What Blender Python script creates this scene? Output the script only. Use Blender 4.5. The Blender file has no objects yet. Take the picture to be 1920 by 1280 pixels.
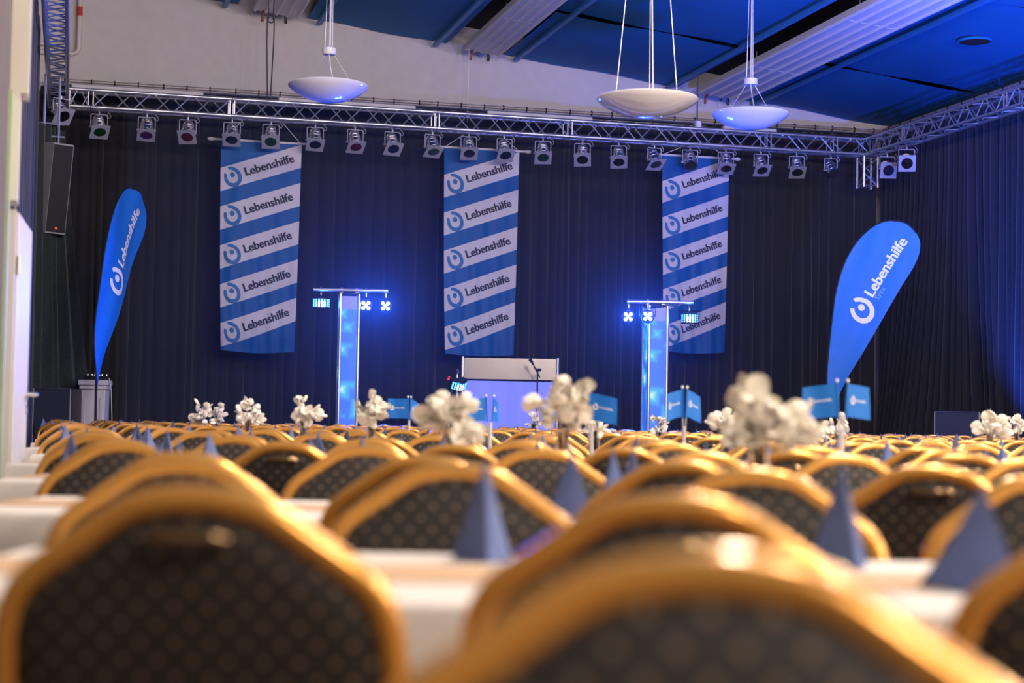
import bpy, math, random
from mathutils import Vector, Matrix, Quaternion
random.seed(7)
S = bpy.context.scene
COL = S.collection
PI = math.pi

# ------------------------------------------------------------------ camera
F = 3200.0                      # focal length in pixels of a 1920 px wide frame
EYE = 0.97
PITCH = math.atan(148.0 / F)
ROLL = math.radians(1.0)
CAM = Vector((0, 0, EYE))
fwd = Vector((0, math.cos(PITCH), math.sin(PITCH)))
up0 = Vector((0, -math.sin(PITCH), math.cos(PITCH)))
rt0 = Vector((1, 0, 0))
rt = rt0 * math.cos(ROLL) + up0 * math.sin(ROLL)
up = up0 * math.cos(ROLL) - rt0 * math.sin(ROLL)
cam_data = bpy.data.cameras.new('camera')
cam = bpy.data.objects.new('camera', cam_data)
COL.objects.link(cam)
cam.matrix_world = Matrix(((rt.x, up.x, -fwd.x, CAM.x), (rt.y, up.y, -fwd.y, CAM.y), (rt.z, up.z, -fwd.z, CAM.z), (0, 0, 0, 1)))
cam_data.sensor_width = 36.0
cam_data.lens = 36.0 * F / 1920.0
cam_data.clip_start = 0.05
cam_data.clip_end = 200
cam_data.dof.use_dof = True
cam_data.dof.focus_distance = 22.5
cam_data.dof.aperture_fstop = 2.5
S.camera = cam

# ------------------------------------------------------------------ world, exposure
S.view_settings.view_transform = 'Standard'
S.view_settings.look = 'None'
S.view_settings.gamma = 1.0
S.view_settings.exposure = 0.0
S.view_settings.use_curve_mapping = False
try:
    S.cycles.use_denoising = True
    S.cycles.max_bounces = 5
    S.cycles.use_adaptive_sampling = True
    S.cycles.adaptive_threshold = 0.03
    S.cycles.sample_clamp_indirect = 4.0
    S.cycles.caustics_reflective = False
    S.cycles.caustics_refractive = False
except Exception:
    pass
W = bpy.data.worlds.new('hall_world')
S.world = W
W.use_nodes = True
W.node_tree.nodes['Background'].inputs[0].default_value = (0.5, 0.55, 0.7, 1)
W.node_tree.nodes['Background'].inputs[1].default_value = 0.15

# the hall's own frame: u runs along the stage wall, v runs from the camera to the stage
TH = math.atan(0.26)
CT, ST = math.cos(TH), math.sin(TH)
def R(u, v, z=0.0):
    return Vector((u * CT - v * ST, u * ST + v * CT, z))
def UV(p):
    return (p.x * CT + p.y * ST, -p.x * ST + p.y * CT)
def ray(px, py):
    return rt * ((px - 960) / F) + up * ((640 - py) / F) + fwd
def pxY(px, py, Y):
    d = ray(px, py); return CAM + d * (Y / d.y)
def pxV(px, py, v):
    d = ray(px, py); du, dv = UV(d); t = v / dv
    return (du * t, EYE + d.z * t)
def xat(px, Y):
    return (px - 960) / F * Y

# ------------------------------------------------------------------ lights of the hall and added fill
def area(name, loc, size, power, color, target=None, spread=None):
    l = bpy.data.lights.new(name, 'AREA'); l.shape = 'DISK'; l.size = size
    l.energy = power; l.color = color
    if spread: l.spread = spread
    o = bpy.data.objects.new(name, l); COL.objects.link(o); o.location = loc
    if target is not None:
        o.rotation_euler = (Vector(target) - Vector(loc)).to_track_quat('-Z', 'Y').to_euler()
    return o
def spot(name, loc, target, power, color, angle=60, blend=0.6, radius=0.06):
    l = bpy.data.lights.new(name, 'SPOT'); l.energy = power; l.color = color
    l.spot_size = math.radians(angle); l.spot_blend = blend; l.shadow_soft_size = radius
    o = bpy.data.objects.new(name, l); COL.objects.link(o); o.location = loc
    o.rotation_euler = (Vector(target) - Vector(loc)).to_track_quat('-Z', 'Y').to_euler()
    return o
def point(name, loc, power, color, radius=0.05):
    l = bpy.data.lights.new(name, 'POINT'); l.energy = power; l.color = color; l.shadow_soft_size = radius
    o = bpy.data.objects.new(name, l); COL.objects.link(o); o.location = loc
    return o
WARM = (1.0, 0.80, 0.60)
BLUE = (0.025, 0.11, 1.0)
# rows of ceiling lamps over the seating (all above the frame)
for u in (2.8, 6.8, 10.8):
    for v, k in ((-2.5, 1.0), (3.6, 1.0), (9.3, 0.85)):
        point('hall_globe_lamp', R(u + (1.4 if v > 8 and u < 4 else 0), v, 4.9), 640 * k, WARM, 0.2)
# unseen fill lamps added above the seating to brighten the stage and its curtain
for u, p, c in ((1.5, 82, (1.0, 0.84, 0.72)), (4.2, 78, (0.40, 0.46, 1.0)), (7.6, 78, (0.26, 0.34, 1.0)), (11.0, 56, (0.15, 0.24, 1.0))):
    area('stage_fill_lamp', R(u, 14.2, 5.45), 0.5, p, c, R(u + 0.3, 25.5, 3.6))
# blue wash lamps standing at the right side of the hall, aimed up at the ceiling
spot('blue_ceiling_wash', R(8.9, 12.5, 1.4), R(10.9, 17.6, 6.0), 6500, BLUE, 85, 1.0, 0.25)
spot('blue_side_wash', R(9.2, 16.8, 1.3), R(12.7, 19.3, 4.4), 1300, BLUE, 56, 1.0, 0.2)

spot('blue_curtain_fill', R(11.7, 19.9, 0.4), R(12.9, 20.75, 2.2), 1500, BLUE, 58, 0.8, 0.1)  # unseen spot added to brighten the right curtain edge in blue

# ------------------------------------------------------------------ materials
MATS = {}
def mat(name, col, rough=0.6, metal=0.0, emit=None, estr=0.0, bump=0.0, bscale=40, vary=0.0, vscale=6, trans=0.0, sheen=0.0, coat=0.0, ior=1.45):
    if name in MATS: return MATS[name]
    m = bpy.data.materials.new(name); m.use_nodes = True
    nt = m.node_tree; b = nt.nodes['Principled BSDF']
    b.inputs['Base Color'].default_value = (*col, 1)
    b.inputs['Roughness'].default_value = rough
    b.inputs['Metallic'].default_value = metal
    b.inputs['IOR'].default_value = ior
    if trans: b.inputs['Transmission Weight'].default_value = trans
    if sheen:
        b.inputs['Sheen Weight'].default_value = sheen
        b.inputs['Sheen Roughness'].default_value = 0.45
    if coat: b.inputs['Coat Weight'].default_value = coat
    if emit:
        b.inputs['Emission Color'].default_value = (*emit, 1)
        b.inputs['Emission Strength'].default_value = estr
    tc = nt.nodes.new('ShaderNodeTexCoord')
    if vary:
        n = nt.nodes.new('ShaderNodeTexNoise'); n.inputs['Scale'].default_value = vscale; n.inputs['Detail'].default_value = 4
        nt.links.new(tc.outputs['Object'], n.inputs['Vector'])
        r = nt.nodes.new('ShaderNodeValToRGB')
        r.color_ramp.elements[0].position = 0.3; r.color_ramp.elements[1].position = 0.7
        r.color_ramp.elements[0].color = (*[c * (1 - vary) for c in col], 1)
        r.color_ramp.elements[1].color = (*[min(1, c * (1 + vary)) for c in col], 1)
        nt.links.new(n.outputs['Fac'], r.inputs['Fac']); nt.links.new(r.outputs['Color'], b.inputs['Base Color'])
    if bump:
        n = nt.nodes.new('ShaderNodeTexNoise'); n.inputs['Scale'].default_value = bscale; n.inputs['Detail'].default_value = 3
        nt.links.new(tc.outputs['Object'], n.inputs['Vector'])
        bp = nt.nodes.new('ShaderNodeBump'); bp.inputs['Strength'].default_value = bump; bp.inputs['Distance'].default_value = 0.01
        nt.links.new(n.outputs['Fac'], bp.inputs['Height']); nt.links.new(bp.outputs['Normal'], b.inputs['Normal'])
    MATS[name] = m
    return m

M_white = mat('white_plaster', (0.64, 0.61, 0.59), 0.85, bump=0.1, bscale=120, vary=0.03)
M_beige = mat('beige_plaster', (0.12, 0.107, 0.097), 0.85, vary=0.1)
M_frame = mat('white_lacquer', (0.62, 0.60, 0.58), 0.4, vary=0.02)
M_green = mat('pale_green_paint', (0.36, 0.46, 0.30), 0.5, vary=0.1)
M_floor = mat('parquet', (0.22, 0.13, 0.07), 0.35, vary=0.2, vscale=3)
M_ceil = mat('blue_fabric_panel', (0.004, 0.15, 0.38), 0.75, bump=0.15, bscale=300, vary=0.06, vscale=2)
M_rail = mat('light_blue_rail', (0.03, 0.22, 0.48), 0.45, vary=0.05)
M_dark = mat('dark_gap', (0.012, 0.012, 0.014), 0.9, vary=0.1)
M_radi = mat('white_enamel_panel', (0.74, 0.71, 0.73), 0.45, vary=0.02)
M_alu = mat('brushed_aluminium', (0.72, 0.72, 0.74), 0.33, 0.9, vary=0.06, vscale=15)
M_polish = mat('polished_aluminium', (0.85, 0.84, 0.82), 0.16, 1.0, vary=0.04)
M_gelframe = mat('grey_gel_frame', (0.48, 0.48, 0.56), 0.5, 0.3, vary=0.04)
M_black = mat('black_metal', (0.015, 0.015, 0.017), 0.45, 0.2, vary=0.1)
M_curt = mat('black_velvet_curtain', (0.015, 0.015, 0.019), 0.95, bump=0.25, bscale=250, vary=0.2, vscale=20, sheen=0.22)
M_curtg = mat('dark_green_velvet_curtain', (0.022, 0.030, 0.030), 0.95, bump=0.25, bscale=250, vary=0.2, vscale=20, sheen=0.22)
M_gold = mat('gold_painted_steel', (0.84, 0.41, 0.09), 0.25, 0.55, vary=0.06, vscale=12, coat=0.25)
M_bronze = mat('polished_bronze', (0.30, 0.20, 0.11), 0.18, 0.9, vary=0.05)
M_seat = mat('dark_seat_fabric', (0.022, 0.019, 0.018), 0.85, vary=0.2, vscale=60)
M_cloth = mat('white_tablecloth', (0.78, 0.73, 0.71), 0.9, bump=0.15, bscale=200, vary=0.02)
M_runner = mat('tan_paper_runner', (0.62, 0.40, 0.25), 0.8, vary=0.06)
M_wood = mat('beech_tabletop', (0.5, 0.33, 0.18), 0.5, vary=0.12)
M_napkin = mat('slate_blue_paper_napkin', (0.11, 0.15, 0.34), 0.85, bump=0.15, bscale=300, vary=0.08, vscale=15)
M_petal = mat('cream_petal', (0.90, 0.86, 0.77), 0.7, vary=0.10, vscale=30, sheen=0.1)
M_stem = mat('pale_stem', (0.45, 0.40, 0.30), 0.7, vary=0.1)
M_glass = mat('clear_glass', (0.93, 0.94, 1.0), 0.03, trans=1.0, ior=1.45, vary=0.01)
M_acryl = mat('frosted_acrylic', (0.9, 0.9, 0.9), 0.25, trans=0.45, vary=0.02)
M_flag = mat('cyan_blue_flag_cloth', (0.005, 0.15, 0.58), 0.6, bump=0.1, bscale=300, vary=0.05)
M_wprint = mat('white_print', (0.80, 0.80, 0.84), 0.6, vary=0.02)
M_lprint = mat('light_blue_print', (0.22, 0.42, 0.70), 0.6, vary=0.02)
M_nprint = mat('black_print', (0.010, 0.012, 0.028), 0.6, vary=0.1)
M_bprint = mat('blue_print', (0.02, 0.17, 0.42), 0.6, vary=0.05)
M_wpole = mat('white_wood_pole', (0.75, 0.73, 0.72), 0.5, vary=0.03)
M_opal = mat('opal_glass', (0.58, 0.57, 0.62), 0.12, coat=0.5, vary=0.02)
M_wire = mat('steel_wire', (0.6, 0.6, 0.62), 0.4, 0.6, vary=0.05)
M_chain = mat('dark_chain', (0.12, 0.11, 0.11), 0.5, 0.6, vary=0.1)
M_spk = mat('grey_speaker_cabinet', (0.30, 0.30, 0.35), 0.55, vary=0.06)
M_mesh = mat('black_speaker_mesh', (0.025, 0.025, 0.03), 0.7, bump=0.5, bscale=600, vary=0.2, vscale=200)
M_red = mat('red_badge', (0.55, 0.02, 0.03), 0.4, emit=(1, 0.03, 0.05), estr=0.3, vary=0.02)
M_redled = mat('red_led', (0.8, 0.02, 0.03), 0.4, emit=(1, 0.03, 0.05), estr=6, vary=0.02)
M_led = mat('blue_white_led', (0.9, 0.95, 1), 0.3, emit=(0.45, 0.68, 1.0), estr=9, vary=0.01)
M_led2 = mat('blue_led_slot', (0.2, 0.5, 1), 0.3, emit=(0.10, 0.42, 1.0), estr=3.0, vary=0.01)
M_glowcloth = mat('painted_glow_cloth', (0.25, 0.27, 0.7), 0.9, emit=(0.10, 0.14, 0.95), estr=0.75, vary=0.05, vscale=2)  # blue light on the booth cloth put into its colour and emission
M_plinth = mat('white_plinth', (0.55, 0.53, 0.60), 0.6, vary=0.03)
M_stage = mat('stage_deck', (0.03, 0.03, 0.035), 0.7, vary=0.2)
M_subp = mat('dark_blue_sub_mesh', (0.018, 0.022, 0.06), 0.7, bump=0.5, bscale=500, vary=0.25, vscale=150)
M_pipe = mat('cream_pipe', (0.66, 0.62, 0.55), 0.4, vary=0.03)
M_box = mat('beige_carton', (0.52, 0.44, 0.34), 0.8, vary=0.1)
GELS = [mat('gel_green', (0.006, 0.035, 0.012), 0.12, vary=0.3), mat('gel_violet', (0.03, 0.006, 0.06), 0.12, vary=0.3), mat('gel_red', (0.06, 0.004, 0.010), 0.12, vary=0.3),
        mat('gel_blue', (0.004, 0.008, 0.03), 0.12, vary=0.3), mat('gel_dark', (0.006, 0.006, 0.009), 0.12, vary=0.3)]

def dotted_fabric():
    """dark upholstery with a hexagonal grid of small bronze dots"""
    m = bpy.data.materials.new('dotted_upholstery'); m.use_nodes = True
    nt = m.node_tree; b = nt.nodes['Principled BSDF']; N = nt.nodes.new; L = nt.links.new
    b.inputs['Roughness'].default_value = 0.7
    tc = N('ShaderNodeTexCoord'); sx = N('ShaderNodeSeparateXYZ'); L(tc.outputs['Object'], sx.inputs[0])
    def math_(op, a, c=None):
        n = N('ShaderNodeMath'); n.operation = op
        for i, s in enumerate((a, c)):
            if s is None: continue
            if isinstance(s, (int, float)): n.inputs[i].default_value = s
            else: L(s, n.inputs[i])
        return n.outputs[0]
    P = 0.039
    def lattice(ox, oz):
        fx = math_('SUBTRACT', math_('FRACT', math_('ADD', math_('MULTIPLY', sx.outputs['X'], 1 / P), 100 + ox)), 0.5)
        fz = math_('SUBTRACT', math_('FRACT', math_('ADD', math_('MULTIPLY', sx.outputs['Z'], 1 / P), 100 + oz)), 0.5)
        return math_('SQRT', math_('ADD', math_('MULTIPLY', fx, fx), math_('MULTIPLY', fz, fz)))
    d = math_('MINIMUM', lattice(0, 0), lattice(0.5, 0.5))
    ring = math_('LESS_THAN', d, 0.10)
    mx = N('ShaderNodeMix'); mx.data_type = 'RGBA'
    L(ring, mx.inputs[0])
    mx.inputs[6].default_value = (0.022, 0.018, 0.018, 1); mx.inputs[7].default_value = (0.24, 0.17, 0.12, 1)
    L(mx.outputs[2], b.inputs['Base Color'])
    n = N('ShaderNodeTexNoise'); n.inputs['Scale'].default_value = 300; L(tc.outputs['Object'], n.inputs['Vector'])
    bp = N('ShaderNodeBump'); bp.inputs['Strength'].default_value = 0.3; bp.inputs['Distance'].default_value = 0.004
    L(n.outputs['Fac'], bp.inputs['Height']); L(bp.outputs['Normal'], b.inputs['Normal'])
    return m
M_dots = dotted_fabric()

def striped_banner():
    """blue cloth printed with white slanting bands; object X across, Z up, top edge at Z=0"""
    m = bpy.data.materials.new('striped_banner_cloth'); m.use_nodes = True
    nt = m.node_tree; b = nt.nodes['Principled BSDF']; N = nt.nodes.new; L = nt.links.new
    b.inputs['Roughness'].default_value = 0.5
    uv = N('ShaderNodeUVMap'); uv.uv_map = 'cloth'
    sx = N('ShaderNodeSeparateXYZ'); L(uv.outputs[0], sx.inputs[0])
    a = N('ShaderNodeMath'); a.operation = 'MULTIPLY_ADD'; L(sx.outputs['X'], a.inputs[0]); a.inputs[1].default_value = 0.132; L(sx.outputs['Y'], a.inputs[2])
    s = N('ShaderNodeMath'); s.operation = 'SUBTRACT'; L(a.outputs[0], s.inputs[0]); s.inputs[1].default_value = 0.132
    dv = N('ShaderNodeMath'); dv.operation = 'DIVIDE'; L(s.outputs[0], dv.inputs[0]); dv.inputs[1].default_value = 0.185
    fr = N('ShaderNodeMath'); fr.operation = 'FRACT'; L(dv.outputs[0], fr.inputs[0])
    lt = N('ShaderNodeMath'); lt.operation = 'LESS_THAN'; L(fr.outputs[0], lt.inputs[0]); lt.inputs[1].default_value = 0.605
    g0 = N('ShaderNodeMath'); g0.operation = 'GREATER_THAN'; L(s.outputs[0], g0.inputs[0]); g0.inputs[1].default_value = 0.0
    g1 = N('ShaderNodeMath'); g1.operation = 'LESS_THAN'; L(s.outputs[0], g1.inputs[0]); g1.inputs[1].default_value = 0.9
    m1 = N('ShaderNodeMath'); m1.operation = 'MULTIPLY'; L(lt.outputs[0], m1.inputs[0]); L(g0.outputs[0], m1.inputs[1])
    m2 = N('ShaderNodeMath'); m2.operation = 'MULTIPLY'; L(m1.outputs[0], m2.inputs[0]); L(g1.outputs[0], m2.inputs[1])
    mx = N('ShaderNodeMix'); mx.data_type = 'RGBA'; L(m2.outputs[0], mx.inputs[0])
    b.inputs['Specular IOR Level'].default_value = 0.2; mx.inputs[6].default_value = (0.002, 0.10, 0.36, 1); mx.inputs[7].default_value = (0.66, 0.64, 0.70, 1)
    L(mx.outputs[2], b.inputs['Base Color'])
    return m
M_banner = striped_banner()

def lit_cover():
    """stretch cover of a light tower, its inner glow and blotchy light pattern painted as emission"""
    m = bpy.data.materials.new('lit_tower_cover'); m.use_nodes = True
    nt = m.node_tree; b = nt.nodes['Principled BSDF']; N = nt.nodes.new; L = nt.links.new
    b.inputs['Base Color'].default_value = (0.08, 0.10, 0.25, 1); b.inputs['Roughness'].default_value = 0.6
    tc = N('ShaderNodeTexCoord')
    mp = N('ShaderNodeMapping'); mp.inputs['Rotation'].default_value = (0, math.radians(38), 0); mp.inputs['Scale'].default_value = (1.0, 1.0, 1.0)
    L(tc.outputs['Object'], mp.inputs['Vector'])
    v = N('ShaderNodeTexVoronoi'); v.inputs['Scale'].default_value = 4.2; v.feature = 'F1'; v.distance = 'MINKOWSKI'; v.inputs['Exponent'].default_value = 0.9
    L(mp.outputs[0], v.inputs['Vector'])
    r = N('ShaderNodeValToRGB'); L(v.outputs['Distance'], r.inputs['Fac'])
    e = r.color_ramp.elements
    e[0].position = 0.18; e[0].color = (0.42, 0.80, 0.95, 1)
    e[1].position = 1.0; e[1].color = (0.01, 0.12, 0.75, 1)
    k = e.new(0.52); k.color = (0.03, 0.42, 0.90, 1)
    L(r.outputs['Color'], b.inputs['Emission Color']); b.inputs['Emission Strength'].default_value = 1.15
    return m
M_lit = lit_cover()

# ------------------------------------------------------------------ mesh helpers
class MB:
    def __init__(s): s.v = []; s.f = []
    def add(s, vs, fs):
        o = len(s.v); s.v += [tuple(p) for p in vs]; s.f += [tuple(i + o for i in f) for f in fs]; return s
    def box(s, c, d, rot=None):
        x, y, z = [k / 2 for k in d]
        vs = [Vector((a, b, e)) for a in (-x, x) for b in (-y, y) for e in (-z, z)]
        if rot is not None: vs = [rot @ p for p in vs]
        c = Vector(c)
        return s.add([p + c for p in vs], [(0, 1, 3, 2), (4, 6, 7, 5), (0, 4, 5, 1), (2, 3, 7, 6), (0, 2, 6, 4), (1, 5, 7, 3)])
    def bbox(s, c, d, b=0.01):
        """box with chamfered vertical and horizontal edges"""
        x, y, z = [k / 2 for k in d]; c = Vector(c)
        rings = []
        for zz, i in ((-z, b), (-z + b, 0), (z - b, 0), (z, b)):
            xx, yy = x - i, y - i
            rings.append([Vector((sx * (xx - (b if k else 0)), sy * (yy - (0 if k else b)), zz)) + c
                          for sx, sy, k in ((1, 1, 1), (1, 1, 0), (1, -1, 0), (1, -1, 1), (-1, -1, 1), (-1, -1, 0), (-1, 1, 0), (-1, 1, 1))])
        return s.loft(rings)
    def loft(s, rings, cap=True, closed=True):
        n = len(rings[0]); vs = [p for r in rings for p in r]; fs = []
        for i in range(len(rings) - 1):
            for j in range(n if closed else n - 1):
                k = (j + 1) % n
                fs.append((i * n + j, i * n + k, (i + 1) * n + k, (i + 1) * n + j))
        if cap:
            fs.append(tuple(range(n))[::-1]); fs.append(tuple(range((len(rings) - 1) * n, len(rings) * n)))
        return s.add(vs, fs)
    def tube(s, pts, r, n=8, closed=False, cap=True):
        pts = [Vector(p) for p in pts]; m = len(pts); rings = []
        prev = None
        for i, p in enumerate(pts):
            if closed: t = (pts[(i + 1) % m] - pts[i - 1])
            else: t = pts[min(i + 1, m - 1)] - pts[max(i - 1, 0)]
            t.normalize()
            if prev is None:
                a = Vector((0, 0, 1)) if abs(t.z) < 0.9 else Vector((1, 0, 0))
                nx = t.cross(a).normalized()
            else:
                nx = (prev - t * prev.dot(t)).normalized()
            prev = nx; ny = t.cross(nx)
            rr = r[i] if isinstance(r, (list, tuple)) else r
            rings.append([p + nx * (math.cos(2 * PI * k / n) * rr) + ny * (math.sin(2 * PI * k / n) * rr) for k in range(n)])
        if closed: rings.append(rings[0])
        return s.loft(rings, cap and not closed)
    def lathe(s, prof, n=24, mtx=None, cap=False):
        rings = []
        for r, z in prof:
            ring = [Vector((r * math.cos(2 * PI * k / n), r * math.sin(2 * PI * k / n), z)) for k in range(n)]
            if mtx is not None: ring = [mtx @ p for p in ring]
            rings.append(ring)
        return s.loft(rings, cap)
    def grid(s, fn, nu, nv, thick=0.0):
        vs = [fn(i / nu, j / nv) for j in range(nv + 1) for i in range(nu + 1)]
        w = nu + 1
        fs = [(j * w + i, j * w + i + 1, (j + 1) * w + i + 1, (j + 1) * w + i) for j in range(nv) for i in range(nu)]
        return s.add(vs, fs)
    def mesh(s, name):
        me = bpy.data.meshes.new(name); me.from_pydata(s.v, [], s.f); me.update(); return me

def smooth(me, ang=40):
    for p in me.polygons: p.use_smooth = True
    try: me.set_sharp_from_angle(angle=math.radians(ang))
    except Exception: pass
    return me
def fixn(me):
    import bmesh
    bm = bmesh.new(); bm.from_mesh(me); bmesh.ops.recalc_face_normals(bm, faces=bm.faces); bm.to_mesh(me); bm.free(); return me
def obj(name, me, m, parent=None, loc=None, rot=None, sm=True):
    if isinstance(me, MB): me = fixn(me.mesh(name))
    if sm: smooth(me)
    o = bpy.data.objects.new(name, me); COL.objects.link(o)
    if m is not None and not me.materials: me.materials.append(m)
    if parent is not None: o.parent = parent
    if loc is not None: o.location = loc
    if rot is not None: o.rotation_euler = rot
    return o
def thing(name, label, cat, loc=(0, 0, 0), rz=0.0, group=None):
    o = bpy.data.objects.new(name, None); COL.objects.link(o); o.empty_display_size = 0.1
    o.location = loc; o.rotation_euler = (0, 0, rz)
    o['label'] = label; o['category'] = cat
    if group: o['group'] = group
    return o
def tag(o, label, cat, group=None):
    o['label'] = label; o['category'] = cat
    if group: o['group'] = group
    return o
def struct(o, label=None):
    o['kind'] = 'structure'
    if label: o['label'] = label
    return o
def dup(root, loc, rz, label, group=None):
    r = root.copy(); COL.objects.link(r); r.location = loc; r.rotation_euler = (0, 0, rz)
    r['label'] = label
    if group: r['group'] = group
    for ch in list(root.children):
        c = ch.copy(); COL.objects.link(c); c.parent = r
        for g in list(ch.children):
            d = g.copy(); COL.objects.link(d); d.parent = c
    return r
RODS = {}
def rod(name, p0, p1, r, m, parent, n=8):
    p0, p1 = Vector(p0), Vector(p1); d = p1 - p0; L = d.length
    key = (round(r, 4), round(L, 3), n, m.name)
    if key not in RODS:
        RODS[key] = fixn(MB().tube([(0, 0, 0), (0, 0, L)], r, n).mesh(name))
    o = obj(name, RODS[key], m, parent, p0)
    o.rotation_mode = 'QUATERNION'; o.rotation_quaternion = Vector((0, 0, 1)).rotation_difference(d.normalized())
    return o
ORD = ['first', 'second', 'third', 'fourth', 'fifth', 'sixth', 'seventh', 'eighth', 'ninth', 'tenth', 'eleventh', 'twelfth', 'thirteenth', 'fourteenth',
       'fifteenth', 'sixteenth', 'seventeenth', 'eighteenth', 'nineteenth', 'twentieth', 'twenty-first', 'twenty-second', 'twenty-third', 'twenty-fourth', 'twenty-fifth',
       'twenty-sixth', 'twenty-seventh', 'twenty-eighth', 'twenty-ninth', 'thirtieth']

# ------------------------------------------------------------------ lettering
def text_geo(txt, bold=0.0, res=3):
    """outline of a line of text as (verts, faces), cap height about 1, starting at x = 0"""
    c = bpy.data.curves.new('lettering', 'FONT'); c.body = txt; c.size = 1.0; c.resolution_u = res; c.offset = bold
    o = bpy.data.objects.new('lettering', c); COL.objects.link(o)
    bpy.context.view_layer.update()
    me = bpy.data.meshes.new_from_object(o.evaluated_get(bpy.context.evaluated_depsgraph_get()))
    vs = [v.co.copy() for v in me.vertices]; fs = [tuple(p.vertices) for p in me.polygons]
    bpy.data.objects.remove(o); bpy.data.curves.remove(c); bpy.data.meshes.remove(me)
    x0 = min(v.x for v in vs); x1 = max(v.x for v in vs); y1 = max(v.y for v in vs)
    return [((v.x - x0) / (x1 - x0), v.y / (x1 - x0)) for v in vs], fs, y1 / (x1 - x0)
def embolden(g, d=0.0045):
    n = len(g[0]); vs = [(x - d, y) for x, y in g[0]] + [(x + d, y) for x, y in g[0]]
    return vs, list(g[1]) + [tuple(i + n for i in f) for f in g[1]], g[2]
TXT = embolden(text_geo('Lebenshilfe', 0.016))
TXT_L = text_geo('Lebenshilfe', 0.018, 1)
SYKE = text_geo('Syke', 0.0)
def logo_geo(n=26, mirror=False):
    """an open drop-shaped ring with a dot inside, unit radius, y up; returns (ring verts, faces), (dot verts, faces)"""
    vs = []; fs = []
    a0, a1 = math.radians(142), math.radians(142 + 318)     # counterclockwise from upper left, all round to the top
    for i in range(n + 1):
        t = i / n; a = a0 + (a1 - a0) * t
        rad = 0.82 + 0.10 * max(0, math.cos(a + PI / 2 - 0.0)) * 1.0
        if t > 0.86: rad += (t - 0.86) * 1.3
        w = 0.17 + 0.05 * math.sin(PI * t)
        for s in (-1, 1):
            vs.append(((rad + s * w) * math.cos(a) * 0.92, (rad + s * w) * math.sin(a)))
    for i in range(n): fs.append((2 * i, 2 * i + 1, 2 * i + 3, 2 * i + 2))
    dv = [(0.05 + 0.27 * math.cos(2 * PI * k / 14), 0.20 + 0.29 * math.sin(2 * PI * k / 14)) for k in range(14)]
    return (vs, fs), (dv, [tuple(range(14))])
LOGO = logo_geo()

def plate_from(geo, fn):
    vs = [fn(x, y) for x, y in geo[0]]
    return MB().add(vs, geo[1])

# ================================================================== SETTING
VW = 26.0            # stage wall
UL = -0.62           # left wall
UR = 13.3            # right wall
VT = 24.7            # truss over the stage
ua, za = pxV(380, 0, VW); ub, zb = pxV(1640, 235, VW)
def zc(u): return za + (zb - za) * (u - ua) / (ub - ua)
V0 = -7.0

def room(name, vs, fs, m):
    return struct(obj(name, MB().add([R(*p) for p in vs], fs), m, sm=False))
def slab(name, u0, u1, v0, v1, z0, z1, m, st=True):
    b = MB()
    pts = [R(u, v, z) for u in (u0, u1) for v in (v0, v1) for z in (z0, z1)]
    b.add(pts, [(0, 1, 3, 2), (4, 6, 7, 5), (0, 4, 5, 1), (2, 3, 7, 6), (0, 2, 6, 4), (1, 5, 7, 3)])
    o = obj(name, b, m, sm=False)
    return struct(o) if st else o
slab('floor', UL - 0.2, UR + 0.2, V0, VW + 0.2, -0.1, 0.0, M_floor)
zt0, zt1 = zc(UL - 0.2) + 0.35, zc(UR + 0.2) + 0.35
def gable(name, v0, v1, m):
    return room(name, [(UL - .2, v0, 0), (UR + .2, v0, 0), (UR + .2, v0, zt1), (UL - .2, v0, zt0), (UL - .2, v1, 0), (UR + .2, v1, 0), (UR + .2, v1, zt1), (UL - .2, v1, zt0)],
                [(0, 1, 2, 3), (7, 6, 5, 4), (0, 4, 5, 1), (1, 5, 6, 2), (2, 6, 7, 3), (3, 7, 4, 0)], m)
gable('wall_back', VW, VW + 0.2, M_white)
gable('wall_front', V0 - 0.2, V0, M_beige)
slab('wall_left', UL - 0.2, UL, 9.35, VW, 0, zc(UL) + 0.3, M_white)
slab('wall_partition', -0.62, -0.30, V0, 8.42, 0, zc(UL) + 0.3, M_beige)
slab('wall_right', UR, UR + 0.2, V0, VW, 0, zc(UR) + 0.3, M_white)
# door opening at the end of the partition
slab('trim_1', -0.32, -0.283, 8.12, 8.30, 0, 2.45, M_green)
slab('trim_2', -0.32, -0.258, 8.42, 8.52, 0, 1.93, M_frame)
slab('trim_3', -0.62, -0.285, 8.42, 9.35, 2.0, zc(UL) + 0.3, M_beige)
slab('trim_4', -0.30, -0.218, 8.30, 8.55, 2.47, 6.6, M_frame)
slab('trim_5', -0.30, -0.252, 8.30, 8.52, 1.96, 2.47, M_frame)
door = struct(obj('door_1', MB().bbox((0.45, 0, 0.965), (0.88, 0.042, 1.91), 0.004), M_frame, loc=R(-0.268, 8.53, 0.01), rot=(0, 0, TH + math.radians(87.2))))
hb = MB().tube([(0.80, -0.021, 1.05), (0.80, -0.07, 1.05)], 0.011, 10)
h = obj('door_handle', MB().tube([(0.80, -0.015, 1.05), (0.80, -0.062, 1.05), (0.795, -0.072, 1.05), (0.78, -0.075, 1.05), (0.67, -0.075, 1.05)], 0.011, 10), M_alu, door)
obj('handle_rose', MB().lathe([(0.0, 0), (0.027, 0), (0.027, 0.008), (0.0, 0.008)], 16, Matrix.Translation((0.80, -0.021, 1.05)) @ Matrix.Rotation(PI / 2, 4, 'X')), M_alu, door)
obj('lock_plate', MB().lathe([(0.0, 0), (0.024, 0), (0.024, 0.008), (0.0, 0.008)], 16, Matrix.Translation((0.80, -0.021, 0.97)) @ Matrix.Rotation(PI / 2, 4, 'X')), M_alu, door)
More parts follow.
